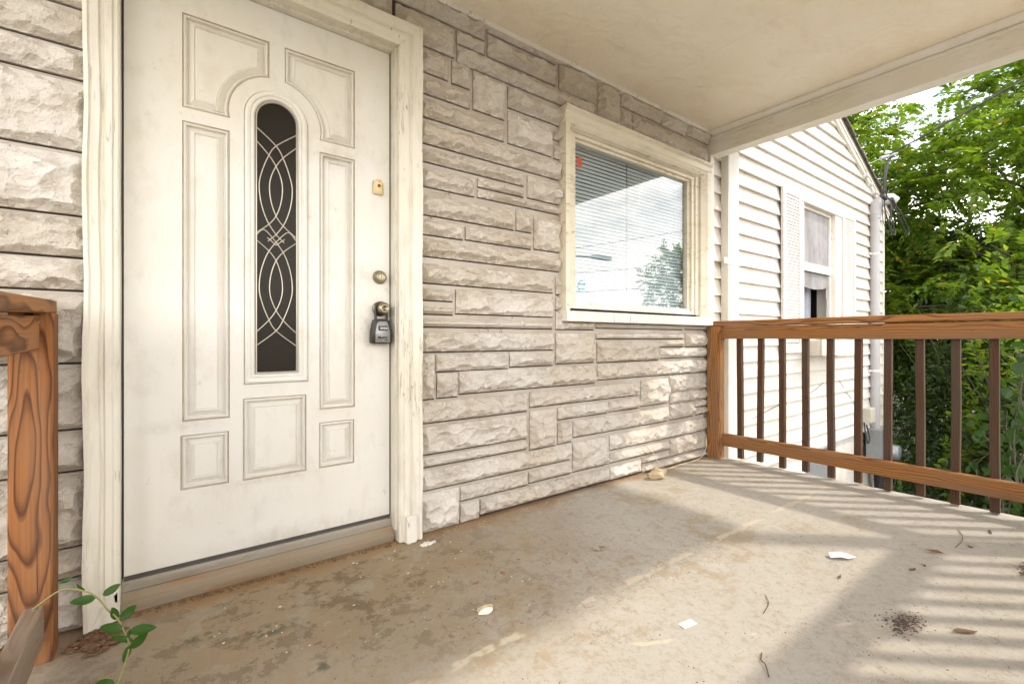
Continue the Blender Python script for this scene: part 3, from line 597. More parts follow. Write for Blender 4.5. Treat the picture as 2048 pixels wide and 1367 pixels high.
# wing roof: rake board, soffit edge and shingle courses
roof = MB()
xA, xB = 3.2, 7.75
def zr(x): return RK(x)+0.075
roof.prism([(xA, zr(xA)), (xB, zr(xB)), (xB, zr(xB)+0.03), (xA, zr(xA)+0.03)], 1, SIDE-0.062, 7.0)
roof_o = roof.build('roof', M['shake'], house)
q = MB(); q.prism([(xA, zr(xA)-0.08), (xB, zr(xB)-0.08), (xB, zr(xB)-0.004), (xA, zr(xA)-0.004)], 1, SIDE-0.050, SIDE-0.018); q.build('rake_board', M['trimwhite'], roof_o)
q = MB(); q.prism([(xA, zr(xA)-0.03), (xB, zr(xB)-0.03), (xB, zr(xB)-0.004), (xA, zr(xA)-0.004)], 1, SIDE-0.062, SIDE-0.0505); q.build('rake_moulding', M['trimwhite'], roof_o)
dx = 0.13
sh = MB(); L_ = dx*1.25
sh.prism([(0, 0), (L_, -0.4341*L_), (L_, -0.4341*L_+0.030), (0, 0.018)], 1, 0, 5.05)
sme = None
for i in range(35):
    x = xA + i*dx; 
    Mx = Matrix.Translation((x, SIDE-0.085-random.uniform(0, .014), zr(x)+0.036))
    if sme is None:
        o = sh.build('shingle_course', M['shingle'], roof_o, center=False); sme = o.data; o.matrix_basis = Mx; WM[o.name] = Mx
    else: link('shingle_course', sme, None, roof_o, Mx)

# --- porch ceiling, trim, beams, roof, corner post
q = MB(); q.box((-0.52, -0.45, CEIL), (3.31, 1.93, CEIL+0.02)); ceil = q.build('porch_ceiling', M['ceiling'], house)
q = MB(); q.box((2.393, -0.40, CEIL-0.0012), (2.423, 1.88, CEIL+0.002), 0.0005); q.build('seam_strip', M['ceiling'], ceil)
q = MB()
q.prism([(1.93, CEIL-0.022), (1.886, CEIL-0.022), (1.882, CEIL-0.016), (1.880, CEIL-0.001), (1.93, CEIL-0.001)], 0, -0.5, 3.298); q.build('ceiling_trim', M['trimwhite'], house)
q = MB()
zb = 1.385
prof = [(3.302, zb), (3.402, zb), (3.402, CEIL+0.02), (3.302, CEIL+0.02)]
q.prism(prof, 1, -0.22, 1.893)
beam = q.build('porch_beam', M['beam'], house)
q = MB(); q.prism([(3.3, CEIL-0.002), (3.268, CEIL-0.002), (3.272, CEIL-0.014), (3.288, CEIL-0.026), (3.3, CEIL-0.04)], 1, -0.12, 1.878); q.build('beam_moulding', M['beam'], beam)
q = MB(); q.prism([(3.3015, CEIL-0.064), (3.292, CEIL-0.064), (3.292, CEIL-0.046), (3.3015, CEIL-0.046)], 1, -0.12, 1.89); q.build('beam_moulding', M['beam'], beam)
q = MB(); q.box((-0.60, -0.22, zb), (-0.523, 1.892, CEIL+0.02)); q.build('porch_beam', M['beam'], house)
q = MB(); q.box((-0.52, -0.22, zb), (3.30, -0.12, CEIL+0.02)); q.build('porch_beam', M['trimwhite'], house)
q = MB(); q.box((-0.85, -0.48, 1.605), (3.86, 1.92, 1.70)); q.build('porch_roof', M['shake'], house)
q = MB(); q.box((-0.83, -0.46, 1.582), (3.84, 1.92, 1.603)); q.build('porch_soffit', M['trimwhite'], house)
q = MB(); q.box((3.30, -0.21, FLOOR), (3.395, -0.115, zb-0.001), 0.004); q.build('porch_post', M['trimwhite'], house)

# --- rooms behind the glass
def room(x0, x1, y0, y1, z0, z1, nm):
    t = 0.03; q = MB()
    q.box((x0-t, y1, z0-t), (x1+t, y1+t, z1+t)); q.box((x0-t, y0, z0-t), (x0, y1, z1+t)); q.box((x1, y0, z0-t), (x1+t, y1, z1+t))
    q.box((x0, y0, z0-t), (x1, y1, z0)); q.box((x0, y0, z1), (x1, y1, z1+t)); q.build(nm, M['room'], house)
room(1.5, 3.28, 2.062, 4.5, -0.8, 1.5, 'room_wall'); room(4.7, 6.2, 2.13, 3.8, -0.6, 1.6, 'room_wall')

# --- door casing: moulded boards, profile (x offset, y)
cas = empty('door_casing', (0.35, 1.9, FLOOR), parent=house)
def casing_profile(wd, face=1.868):
    # from inner edge (0) to outer edge (wd): (u, y)
    k = wd/0.1
    return [(0, 1.955), (0, face+0.012), (0.006*k, face+0.008), (0.016*k, face+0.008), (0.022*k, face+0.002), (0.040*k, face), (0.046*k, face+0.006), (0.052*k, face+0.006), (0.058*k, face-0.004), (0.082*k, face-0.007), (0.088*k, face-0.013), (0.1*k, face-0.013), (0.1*k, 1.955)]
def wavy(pts, axis_pts):
    pass
def casing_vertical(xi, side, wd, z0, z1, m, name='casing_board', rot=False):
    pr = casing_profile(wd); n = 34; vs = []; fs = []; k = len(pr)
    for i in range(n+1):
        z = z0+(z1-z0)*i/n; wob = 0.0022*math.sin(i*0.7+xi*5)+random.uniform(-.0006, .0006)
        for j, (u, y) in enumerate(pr):
            zz = z
            if rot and i == 0: zz = z + (0.085 if 0.004 < u < wd*0.80 else 0.0) + random.uniform(-0.004, 0.008)
            if i == n: zz = z + (u if True else 0)           # mitred head
            vs.append((xi+side*(u+(wob if j > 6 else wob*0.2)), y, zz))
    for i in range(n):
        for j in range(k-1): fs.append((i*k+j, i*k+j+1, (i+1)*k+j+1, (i+1)*k+j))
        fs.append((i*k+k-1, i*k, (i+1)*k, (i+1)*k+k-1))
    fs.append(tuple(range(k))[::-1]); fs.append(tuple(range(n*k, n*k+k)))
    return MB().add(vs, fs).build(name, m, cas)
HZ = 1.262
casing_vertical(-0.112, -1, 0.082, FLOOR+0.004, HZ, M['casing'], rot=True)
casing_vertical(0.806, 1, 0.098, FLOOR+0.004, HZ, M['casing'])
pr = casing_profile(0.095); vs = []; fs = []; k = len(pr); n = 20
for i in range(n+1):
    for (u, y) in pr:
        xl = -0.112 - u*0.86; xr_ = 0.806 + u*1.03; x = xl + (xr_-xl)*i/n
        vs.append((x, y, HZ + u + (0.001 if i in (0, n) else random.uniform(-.001, .001))))
for i in range(n):
    for j in range(k-1): fs.append((i*k+j, i*k+j+1, (i+1)*k+j+1, (i+1)*k+j))
    fs.append((i*k+k-1, i*k, (i+1)*k, (i+1)*k+k-1))
MB().add(vs, fs).build('casing_board', M['casing'], cas)
q = MB(); q.box((0.826, 1.846, FLOOR+0.003), (0.872, 1.870, FLOOR+0.118), 0.003); q.build('plinth_block', M['trimwhite'], cas)
# jambs (stop strips) between casing and door leaf
q = MB(); q.box((-0.1245, 1.936, FLOOR+0.05), (-0.1135, 2.05, HZ+0.01)); q.build('jamb', M['casing'], cas)
q = MB(); q.box((0.7995, 1.910, FLOOR+0.05), (0.8145, 2.05, HZ+0.01)); q.build('jamb', M['casing'], cas)
q = MB(); q.box((-0.1125, 1.925, HZ-0.006), (0.7985, 2.05, HZ+0.012)); q.build('jamb', M['casing'], cas)
q = MB(); q.box((-0.1125, 1.9615, FLOOR+0.10), (-0.1075, 1.99, HZ-0.007)); q.box((0.7935, 1.9615, FLOOR+0.10), (0.7985, 1.99, HZ-0.007)); q.build('weather_and_shade_strip', M['black'], cas)
# sill and metal threshold
q = MB(); q.prism([(1.922, FLOOR+0.001), (1.922, FLOOR+0.016), (1.912, FLOOR+0.020), (1.912, FLOOR+0.032), (1.926, FLOOR+0.040), (1.944, FLOOR+0.060), (2.04, FLOOR+0.068), (2.04, FLOOR+0.001)], 0, -0.111, 0.799); q.build('door_sill', M['sillwood'], cas)
q = MB(); q.prism([(1.946, FLOOR+0.0615), (1.946, FLOOR+0.078), (1.951, FLOOR+0.082), (1.953, FLOOR+0.092), (2.04, FLOOR+0.092), (2.04, FLOOR+0.0685)], 0, -0.111, 0.797); q.build('threshold', M['alu'], cas)
q = MB(); q.box((-0.106, 1.962, FLOOR+0.0925), (0.7925, 1.995, -0.772-0.001)); q.build('weather_and_shade_strip', M['gap_shade'], cas)  # dark strip filling the gap under the door, in place of its shade

# --- door leaf: sheet with openings, moulded panels, arched light with lead cames
door = empty('front_door', (0.343, DOOR, FLOOR+0.1), parent=house)
XL, XR, ZB, ZT = -0.106, 0.7925, -0.772, 1.2535
def rect(x0, x1, z0, z1): return [(x0, z0), (x1, z0), (x1, z1), (x0, z1)]
ACX, ACZ = 0.3445, 0.832          # centre of the arched light
AR = 0.111
arch = [(ACX-AR, -0.169), (ACX+AR, -0.169)] + [(ACX+AR*math.cos(t), ACZ+AR*math.sin(t)) for t in np.linspace(0, math.pi, 19)]
R2 = 0.158
a0 = math.acos((0.371-ACX)/R2); a1 = math.asin((0.799-ACZ)/R2)
def top_panel(s):
    X_ = lambda x: x if s > 0 else 2*ACX - x
    p = [(0.641, 0.798), (0.641, 1.125), (0.371, 1.125)]
    arc = [(ACX+R2*math.cos(t), ACZ+R2*math.sin(t)) for t in np.linspace(a0, a1, 14)]
    p = [(X_(x), z) for x, z in p + arc]
    return p
panels = [top_panel(1), top_panel(-1), rect(0.048, 0.189, -0.287, 0.753), rect(0.499, 0.641, -0.287, 0.753),
          rect(0.043, 0.186, -0.522, -0.334), rect(0.230, 0.449, -0.523, -0.2205), rect(0.497, 0.638, -0.522, -0.338)]
def area(p): return sum(p[i][0]*p[(i+1) % len(p)][1]-p[(i+1) % len(p)][0]*p[i][1] for i in range(len(p)))/2
def inset(p, d):
    n = len(p); o = []
    for i in range(n):
        a, b, c = Vector(p[i-1]), Vector(p[i]), Vector(p[(i+1) % n]); e1 = (b-a).normalized(); e2 = (c-b).normalized()
        n1 = Vector((-e1.y, e1.x)); n2 = Vector((-e2.y, e2.x)); m = n1+n2; den = 1+n1.dot(n2)
        o.append(tuple(b + m*(d/max(den, 0.25))))
    return o
panels = [p if area(p) > 0 else p[::-1] for p in panels]
bm = bmesh.new()
def loop(pts, y):
    vs = [bm.verts.new((x, y, z)) for x, z in pts]; return vs, [bm.edges.new((vs[i], vs[(i+1) % len(vs)])) for i in range(len(vs))]
ed = []; ov, e = loop(rect(XL, XR, ZB, ZT), DOOR); ed += e
for p in panels + [arch]: ed += loop(p, DOOR)[1]
bmesh.ops.triangle_fill(bm, use_beauty=True, use_dissolve=False, edges=ed)
bk = [bm.verts.new((v.co.x, DOOR+0.044, v.co.z)) for v in ov]
for i in range(4): bm.faces.new((ov[i], ov[(i+1) % 4], bk[(i+1) % 4], bk[i]))
bm.faces.new(bk)
bmesh.ops.recalc_face_normals(bm, faces=bm.faces)
me = bpy.data.meshes.new('door_leaf'); bm.to_mesh(me); bm.free(); leaf = link('door_leaf', me, M['door'], door)
def moulding(pts, steps, name, m, parent, fill=True, grime=()):
    rings = [inset(pts, d) for d, y in steps]; n = len(pts); vs = []; fs = []
    for (d, y), r in zip(steps, rings): vs += [(x, DOOR+y, z) for x, z in r]
    for i in range(len(steps)-1):
        for j in range(n): fs.append((i*n+j, i*n+(j+1) % n, (i+1)*n+(j+1) % n, (i+1)*n+j))
    if fill: fs.append(tuple(range((len(steps)-1)*n, len(steps)*n)))
    o = MB().add(vs, fs).build(name, m, parent)
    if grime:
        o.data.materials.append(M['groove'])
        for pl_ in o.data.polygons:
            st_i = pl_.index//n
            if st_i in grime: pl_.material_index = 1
    return o
PS = [(0, 0.0), (0.0012, 0.0038), (0.0036, 0.0046), (0.006, 0.0005), (0.009, -0.002), (0.0125, 0.0005), (0.0145, 0.013), (0.0165, 0.014), (0.0345, 0.0005), (0.037, 0.0045), (0.041, 0.0022)]
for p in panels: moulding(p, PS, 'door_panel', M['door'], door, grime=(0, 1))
GS = [(0, 0.0), (0.001, 0.004), (0.003, -0.006), (0.010, -0.009), (0.018, -0.007), (0.022, -0.003), (0.028, -0.006), (0.033, -0.004), (0.038, 0.007)]
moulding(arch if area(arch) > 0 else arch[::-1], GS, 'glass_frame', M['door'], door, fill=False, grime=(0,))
gl = inset(arch if area(arch) > 0 else arch[::-1], 0.0375)
q = MB(); q.prism(gl, 1, DOOR+0.0065, DOOR+0.012); glass = q.build('door_glass', M['doorglass'], door)
GX = 0.3415
def came(pts, mirror_x=False, mirror_z=False):
    P = [((2*GX-x) if mirror_x else x, (2*0.384-z) if mirror_z else z) for x, z in pts]
    # Catmull-Rom
    out = []
    Q = [P[0]] + P + [P[-1]]
    for i in range(1, len(Q)-2):
        for t in np.linspace(0, 1, 7)[:-1]:
            a, b, c, d = [np.array(v) for v in Q[i-1:i+3]]
            out.append(0.5*((2*b)+(c-a)*t+(2*a-5*b+4*c-d)*t*t+(3*b-a-3*c+d)*t**3))
    out.append(np.array(P[-1]))
    MB().tube([(x, DOOR+0.0055, z) for x, z in out], 0.0026, 6).build('lead_came', M['lead'], door)
outer = [(0.413, 0.797), (0.3415, 0.738), (0.314, 0.690), (0.293, 0.63), (0.284, 0.578), (0.291, 0.51), (0.312, 0.445), (0.3415, 0.398), (0.375, 0.352), (0.393, 0.30)]
inner = [(0.413, 0.747), (0.368, 0.700), (0.3415, 0.660), (0.324, 0.615), (0.319, 0.572), (0.325, 0.52), (0.3415, 0.470), (0.368, 0.433), (0.413, 0.394)]
for mxr in (False, True):
    for mz in (False, True): came(outer[:8], mxr, mz); came(inner, mxr, mz)
for s in (False, True):
    came([(0.3415, 0.398), (0.3415+0.028, 0.370)], s); came([(0.3415-0.03, 0.384), (0.3415, 0.358)], s); came([(0.271, 0.384), (0.30, 0.412), (0.3415, 0.37)], s)
moulding(inset(arch if area(arch) > 0 else arch[::-1], 0.0375), [(0, 0.006), (0.0015, 0.002), (0.005, 0.002), (0.0065, 0.006)], 'lead_border', M['lead'], door, fill=False)
# hardware
q = MB(); q.lathe([(0.0, 0.0), (0.0295, 0.0), (0.030, 0.004), (0.027, 0.014), (0.0215, 0.020), (0.0205, 0.024), (0.014, 0.0255), (0.0135, 0.0235), (0.010, 0.0235), (0.0, 0.0245)], (0.7475, DOOR-0.0005, 0.2665)); db = q.build('deadbolt', M['brass'], door)
q = MB(); q.box((0.7465, DOOR-0.0262, 0.2600), (0.7487, DOOR-0.0240, 0.2730)); q.build('key_slot', M['black'], door)
q = MB(); q.lathe([(0.0, 0.0), (0.032, 0.0), (0.033, 0.004), (0.029, 0.010), (0.014, 0.013), (0.012, 0.026), (0.016, 0.034), (0.0245, 0.042), (0.0265, 0.052), (0.024, 0.060), (0.017, 0.0645), (0.012, 0.065), (0.011, 0.062), (0.0, 0.0625)], (0.7475, DOOR-0.0005, 0.129)); kn = q.build('door_knob', M['brass'], door)
q = MB(); q.box((0.7464, DOOR-0.0650, 0.1225), (0.7486, DOOR-0.0628, 0.1355)); q.build('key_slot', M['black'], door)

# --- picture window
pw = empty('picture_window', (2.55, 1.9, 0.1), parent=house)
def framebar(name, poly, axis, a, b, m=M['winframe']): return MB().prism(poly, axis, a, b).build(name, m, pw)
fc = 1.862
# outer casing: sides and a moulded head, sill with nosing
framebar('casing_board', [(1.771, 1.93), (1.771, fc), (1.800, fc), (1.806, fc+0.008), (1.814, fc+0.010), (1.844, 1.905), (1.844, 1.93)], 2, 0.155, 1.250)
framebar('casing_board', [(3.160, 1.93), (3.160, 1.890), (3.188, fc+0.012), (3.196, fc+0.006), (3.205, fc), (3.246, fc), (3.246, 1.893), (3.300, 1.893), (3.300, 1.93)][:7]+[(3.246, 1.93)], 2, 0.155, 1.238)
framebar('casing_board', [(1.93, 1.19), (1.905, 1.19), (1.885, 1.197), (fc+0.010, 1.212), (fc+0.006, 1.222), (fc-0.001, 1.232), (fc-0.006, 1.262), (fc-0.018, 1.275), (fc-0.018, 1.291), (1.93, 1.291)], 0, 1.764, 3.252)
framebar('window_sill', [(1.99, 0.170), (1.880, 0.158), (1.852, 0.154), (1.848, 0.150), (1.848, 0.098), (1.93, 0.098), (1.99, 0.115)], 0, 1.766, 3.254, M['trimwhite'])
framebar('head_jamb', [(2.02, 1.188), (1.906, 1.188), (1.906, 1.234), (2.02, 1.234)], 0, 1.846, 3.158)
framebar('side_jamb', [(1.846, 1.906), (1.872, 1.906), (1.872, 2.02), (1.846, 2.02)], 2, 0.175, 1.187)
framebar('side_jamb', [(3.118, 1.906), (3.158, 1.906), (3.158, 2.02), (3.118, 2.02)], 2, 0.175, 1.187)
# sash: stepped bars round the glass
for a, b, y0, y1 in ((0.0, 0.022, 1.915, 1.965), (0.022, 0.040, 1.932, 1.968)):
    x0, x1, z0, z1 = 1.873, 3.117, 0.176, 1.186
    framebar('sash_rail', [(y0, z1-b), (y1, z1-b), (y1, z1-a), (y0, z1-a)], 0, x0+a, x1-a)
    framebar('sash_rail', [(y0, z0+a), (y1, z0+a), (y1, z0+b), (y0, z0+b)], 0, x0+a, x1-a, M['trimwhite'])
    framebar('sash_stile', [(x0+a, y0+0.001), (x0+b, y0+0.001), (x0+b, y1), (x0+a, y1)], 2, z0+b, z1-b)
    framebar('sash_stile', [(x1-b*1.6, y0+0.001), (x1-a*1.6, y0+0.001), (x1-a*1.6, y1), (x1-b*1.6, y1)], 2, z0+b, z1-b)
q = MB(); q.box((1.90, 1.9535, 0.20), (3.07, 1.9575, 1.16)); q.build('pane', M['glass'], pw)
# stickers on the glass
def poly_plate(name, pts, y, t, m, parent): return MB().prism(pts, 1, y-t, y).build(name, m, parent)
sx, sz = 1.965, 1.045
st = poly_plate('alarm_sticker', [(sx-.022, sz+.03), (sx+.022, sz+.03), (sx+.022, sz-.008), (sx+.014, sz-.025), (sx, sz-.036), (sx-.014, sz-.025), (sx-.022, sz-.008)], 1.9528, 0.0008, M['stickred'], pw)
sx, sz = 1.985, 0.312
hexp = [(sx+.032*math.cos(t), sz+.036*math.sin(t)) for t in np.linspace(0, 2*math.pi, 9)[:-1]+0.39]
st2 = poly_plate('security_sticker', hexp, 1.9528, 0.0008, M['blue'], pw)
poly_plate('sticker_band', [(sx-.029, sz-.012), (sx+.029, sz-.012), (sx+.026, sz+.006), (sx-.029, sz+.006)], 1.9518, 0.0006, M['white'], pw)
for s_ in (0.022, -0.026): poly_plate('sticker_band', [(sx-.018, sz+s_-.004), (sx+.018, sz+s_-.004), (sx+.018, sz+s_+.004), (sx-.018, sz+s_+.004)], 1.9518, 0.0006, M['white'], pw)

# --- wing window with shutters
wv = empty('wing_window', (5.44, 1.95, 0.0), parent=house)
def vb(name, a, b, m=M['trimwhite'], c=0.003): return MB().box(a, b, c).build(name, m, wv)
fy = SIDE-0.058
vb('casing_board', (4.985, fy, 0.02), (5.035, 2.0, 1.405)); vb('casing_board', (5.845, fy, 0.02), (6.02, 2.0, 1.405))
vb('casing_board', (4.975, fy-0.012, 1.345), (6.03, 2.0, 1.425)); vb('window_sill', (4.96, fy-0.04, -0.035), (6.04, 2.0, 0.019))
for a, b in (((5.036, SIDE-0.02, 0.735), (5.844, SIDE+0.01, 0.775)), ((5.036, SIDE-0.03, 0.685), (5.844, SIDE-0.0205, 0.765)), ((5.036, SIDE-0.02, 1.315), (5.844, SIDE+0.01, 1.344)), ((5.036, SIDE-0.02, 0.02), (5.844, SIDE+0.01, 0.06)),
             ((5.036, SIDE-0.02, 0.061), (5.068, SIDE+0.01, 0.734)), ((5.80, SIDE-0.02, 0.061), (5.844, SIDE+0.01, 0.734)), ((5.036, SIDE-0.02, 0.776), (5.068, SIDE+0.01, 1.314)), ((5.80, SIDE-0.02, 0.776), (5.844, SIDE+0.01, 1.314))): vb('sash_bar', a, b, M['metalwhite'])
vb('film_panel', (5.069, SIDE+0.001, 0.777), (5.799, SIDE+0.004, 1.314), M['plasticfilm'], 0)
# torn lower film: ragged opening
hole = [(5.155, 0.062)] + [(5.155+random.uniform(-.012, .012), z) for z in np.linspace(0.1, 0.5, 8)] + [(5.15, 0.535), (5.19, 0.53), (5.30, 0.52), (5.45, 0.515), (5.60, 0.525), (5.72, 0.54), (5.755, 0.565), (5.76, 0.5)] + [(5.765+random.uniform(-.014, .014), z) for z in np.linspace(0.46, 0.1, 8)] + [(5.765, 0.062)]
outl = [(5.069, 0.062), (5.069, 0.734), (5.799, 0.734), (5.799, 0.062)]
poly = outl[::1]
pl = [(5.155, 0.0615)] ; 
bmf = bmesh.new(); vsA = [bmf.verts.new((x, SIDE+0.002, z)) for x, z in outl + hole[::-1]]
es = [bmf.edges.new((vsA[i], vsA[(i+1) % len(vsA)])) for i in range(len(vsA))]; bmesh.ops.triangle_fill(bmf, use_beauty=True, edges=es)
geo = bmesh.ops.extrude_face_region(bmf, geom=bmf.faces[:]); 
for v in [g for g in geo['geom'] if isinstance(g, bmesh.types.BMVert)]: v.co.y += 0.003
me = bpy.data.meshes.new('torn_film'); bmf.to_mesh(me); bmf.free(); o = link('torn_film', me, M['plasticfilm'], wv); o['label'] = 'torn clouded plastic film with a ragged hole'
def shutter(x0, x1, z0, z1):
    s_ = empty('shutter', ((x0+x1)/2, SIDE-0.03, z0), parent=house); y0, y1 = SIDE-0.062, SIDE-0.036
    for a, b in (((x0, y0, z0), (x0+0.06, y1, z1)), ((x1-0.06, y0, z0), (x1, y1, z1))): MB().box(a, b, 0.003).build('stile', M['siding'], s_)
    for a, b in (((x0+0.061, y0, z0), (x1-0.061, y1, z0+0.09)), ((x0+0.061, y0, z1-0.06), (x1-0.061, y1, z1)), ): MB().box(a, b, 0.003).build('rail', M['siding'], s_)
    q = MB(); z = z0+0.1
    while z < z1-0.075: q.prism([(y0+0.003, z), (y0+0.009, z), (y0+0.018, z+0.033), (y0+0.012, z+0.033)], 0, x0+0.0605, x1-0.0605); z += 0.031
    q.build('louvers', M['siding'], s_)
    MB().box((x0+0.058, y1+0.002, z0), (x1-0.058, y1+0.008, z1)).build('back_panel', M['siding'], s_)
shutter(4.575, 4.98, -0.135, 1.42); shutter(6.06, 6.47, -0.135, 1.42)

# --- downspout, service mast, meter
ds = MB(); ds.box((3.545, 1.885, -1.6), (3.712, 1.952, 1.50), 0.010); dso = ds.build('downspout', M['metalwhite'], house)
MB().box((3.47, 1.880, 0.585), (3.722, 1.8845, 0.635), 0.001).build('strap', M['metalwhite'], dso)
ms = MB(); xm, ym, rm = 7.12, 1.905, 0.052
ms.tube([(xm, ym, -1.12), (xm, ym, 1.55)], rm, 18); mast = ms.build('service_mast', M['pvc'], house)
q = MB(); q.tube([(xm, ym, 1.552), (xm, ym, 1.60), (xm+0.01, ym-0.012, 1.67), (xm+0.05, ym-0.06, 1.73), (xm+0.11, ym-0.13, 1.735), (xm+0.145, ym-0.17, 1.70)], [0.066, 0.066, 0.072, 0.078, 0.072, 0.06], 18); q.build('weatherhead', M['pvc'], mast)
q = MB(); q.tube([(xm, ym, 1.50), (xm, ym, 1.551)], 0.061, 18); q.build('collar', M['pvc'], mast)
for zz in (1.06, 0.22, -0.40): q = MB(); q.tube([(xm, ym, zz-0.012), (xm, ym, zz+0.012)], 0.056, 18); q.box((xm-0.10, ym+0.02, zz-0.012), (xm+0.10, SIDE-0.017, zz+0.012)); q.build('strap', M['metalwhite'], mast)
mt = empty('meter_box', (7.2, 1.9, -1.7), parent=house)
q = MB(); q.box((6.96, 1.80, -1.62), (7.36, 1.955, -1.115), 0.008); q.build('box', M['steel'], mt)
q = MB(); q.lathe([(0.0, 0.0), (0.105, 0.0), (0.105, 0.03), (0.092, 0.035), (0.09, 0.11), (0.078, 0.125), (0.0, 0.127)], (7.20, 1.80, -1.40), (0, -1, 0), 28); q.build('meter', M['steel'], mt)
q = MB(); q.box((6.80, 1.86, -1.02), (6.98, 1.955, -0.845), 0.006); q.build('junction_box', M['boxbeige'], house)
q = MB(); q.tube([(7.2, 1.88, -1.62), (7.2, 1.88, -2.3)], 0.05, 16)
for i in range(18): q.tube([(7.2, 1.88, -1.66-i*0.035), (7.2, 1.88, -1.675-i*0.035)], 0.060, 16)
q.build('corrugated_conduit', M['black'], mt)

# ================================================================== THINGS
# --- venetian blinds behind the picture window
def blind(x0, x1, label):
    b = empty('venetian_blind', ((x0+x1)/2, 2.0, 0.2), label, 'blind', 'blinds inside the picture window')
    MB().box((x0, 1.985, 1.165), (x1, 2.02, 1.195), 0.002).build('headrail', M['blind'], b)
    n = 7; w_ = 0.0135; sl = MB(); vs = []; fs = []
    for i in range(n):
        t = -1 + 2*i/(n-1); a = RAD(60); yy = w_*t*math.cos(a); zz = w_*t*math.sin(a); bow = 0.0022*(1-t*t)
        for x in (x0-(x0+x1)/2, x1-(x0+x1)/2): vs.append((x, yy-bow*math.sin(a), zz+bow*math.cos(a)))
    for i in range(n-1): fs.append((2*i, 2*i+1, 2*i+3, 2*i+2))
    me = bpy.data.meshes.new('slat'); me.from_pydata(vs, [], fs); me.update(); me.materials.append(M['blind'])
    z = 1.152
    while z > 0.215:
        link('slat', me, None, b, Matrix.Translation(((x0+x1)/2, 2.0, z)) @ Matrix.Rotation(random.uniform(-.012, .012), 4, 'Y').to_4x4() if False else Matrix.Translation(((x0+x1)/2, 2.0+random.uniform(-.0006, .0006), z)) @ Euler((random.uniform(-.05, .05), 0, 0)).to_matrix().to_4x4()); z -= 0.0236
    MB().box((x0, 1.99, 0.19), (x1, 2.012, 0.208), 0.002).build('bottom_rail', M['blind'], b)
    for f in (0.18, 0.82):
        x = x0+(x1-x0)*f; MB().tube([(x, 1.9835, 1.165), (x, 1.9835, 0.2)], 0.0009, 5).build('ladder_cord', M['blind'], b)
blind(1.885, 2.445, 'pale closed slat blind behind the glass, on the side of the front door')
blind(2.455, 3.10, 'pale closed slat blind behind the glass, on the side of the wooden corner railing')
# curtain in the wing window
vs = []; fs = []; n = 40
for i in range(n+1):
    x = 5.42 + 0.36*i/n; y = 2.16 + 0.028*math.sin(i*0.95) + 0.012*math.sin(i*2.3)
    vs += [(x, y, 0.03), (x+0.01*math.sin(i), y*1.0, 1.34), (x, y+0.004, 0.03), (x+0.01*math.sin(i), y+0.004, 1.34)]
for i in range(n): a = 4*i; fs += [(a, a+4, a+5, a+1), (a+2, a+3, a+7, a+6)]
c_ = MB().add(vs, fs, True).build('curtain', M['curtain']); tag(c_, 'grey-blue curtain hanging behind the torn window film', 'curtain')

# --- key lockbox on the door knob
lb = empty('key_lockbox', (0.742, 1.925, -0.02), 'black and grey combination key lockbox hanging from the door knob', 'lockbox')
def taper(x0, x1, xt0, xt1, z0, zs, z1, y0, y1, c):
    bm = bmesh.new(); P = [(x0, z0), (x1, z0), (x1-.001, zs), (xt1, z1-0.012), (xt1-0.006, z1), (xt0+0.006, z1), (xt0, z1-0.012), (x0+.001, zs)]
    a = [bm.verts.new((x, y0, z)) for x, z in P]; b = [bm.verts.new((x, y1, z)) for x, z in P]; n = len(P)
    bm.faces.new(a); bm.faces.new(b[::-1])
    for i in range(n): bm.faces.new((a[i], b[i], b[(i+1) % n], a[(i+1) % n]))
    bmesh.ops.recalc_face_normals(bm, faces=bm.faces); bmesh.ops.bevel(bm, geom=bm.edges[:], offset=c, segments=2, affect='EDGES'); bm.verts.index_update()
    m = MB().add([v.co[:] for v in bm.verts], [[v.index for v in f.verts] for f in bm.faces], True); bm.free(); return m
taper(0.700, 0.786, 0.710, 0.774, -0.020, 0.030, 0.085, 1.905, 1.9515, 0.004).build('body', M['lockblack'], lb)
taper(0.710, 0.774, 0.717, 0.766, -0.016, 0.028, 0.073, 1.9015, 1.908, 0.002).build('faceplate', M['lockgrey'], lb)
MB().box((0.7215, 1.8995, 0.034), (0.7625, 1.904, 0.055), 0.0015).build('dial_window', M['lockblack'], lb)
for i in range(4):
    q = MB(); q.lathe([(0.0, -0.0032), (0.0078, -0.0032), (0.0085, -0.002), (0.0085, 0.002), (0.0078, 0.0032), (0, 0.0032)], (0.7325+i*0.0082, 1.9065, 0.0445), (1, 0, 0), 14); q.build('dial_wheel', M['lockgrey'], lb)
q = MB(); q.box((0.7225, 1.8985, 0.038), (0.7275, 1.9015, 0.051), 0.001); q.build('release_lever', M['black'], lb)
q = MB(); q.tube([(0.722, 1.936, 0.07), (0.722, 1.936, 0.130)] + [(0.7475-0.0255*math.cos(t), 1.936, 0.130+0.0255*math.sin(t)) for t in np.linspace(0.15, math.pi-0.15, 12)] + [(0.773, 1.936, 0.130), (0.773, 1.936, 0.07)], 0.0058, 10); q.build('shackle', M['lockblack'], lb)
def text(body, size, loc, m, parent, name, bold=0.0, shear=0.0):
    cu = bpy.data.curves.new(name, 'FONT'); cu.body = body; cu.size = size; cu.extrude = 0.0004; cu.offset = bold; cu.shear = shear; cu.align_x = 'CENTER'
    t = bpy.data.objects.new('tmp', cu); COL.objects.link(t); dg = bpy.context.evaluated_depsgraph_get(); me = bpy.data.meshes.new_from_object(t.evaluated_get(dg)); bpy.data.objects.remove(t)
    me.materials.clear(); return link(name, me, m, parent, Matrix.Translation(loc) @ Matrix.Rotation(RAD(90), 4, 'X'))
text('Master', 0.0155, (0.7395, 1.9008, 0.0005), M['black'], lb, 'lettering', 0.0005, 0.25)
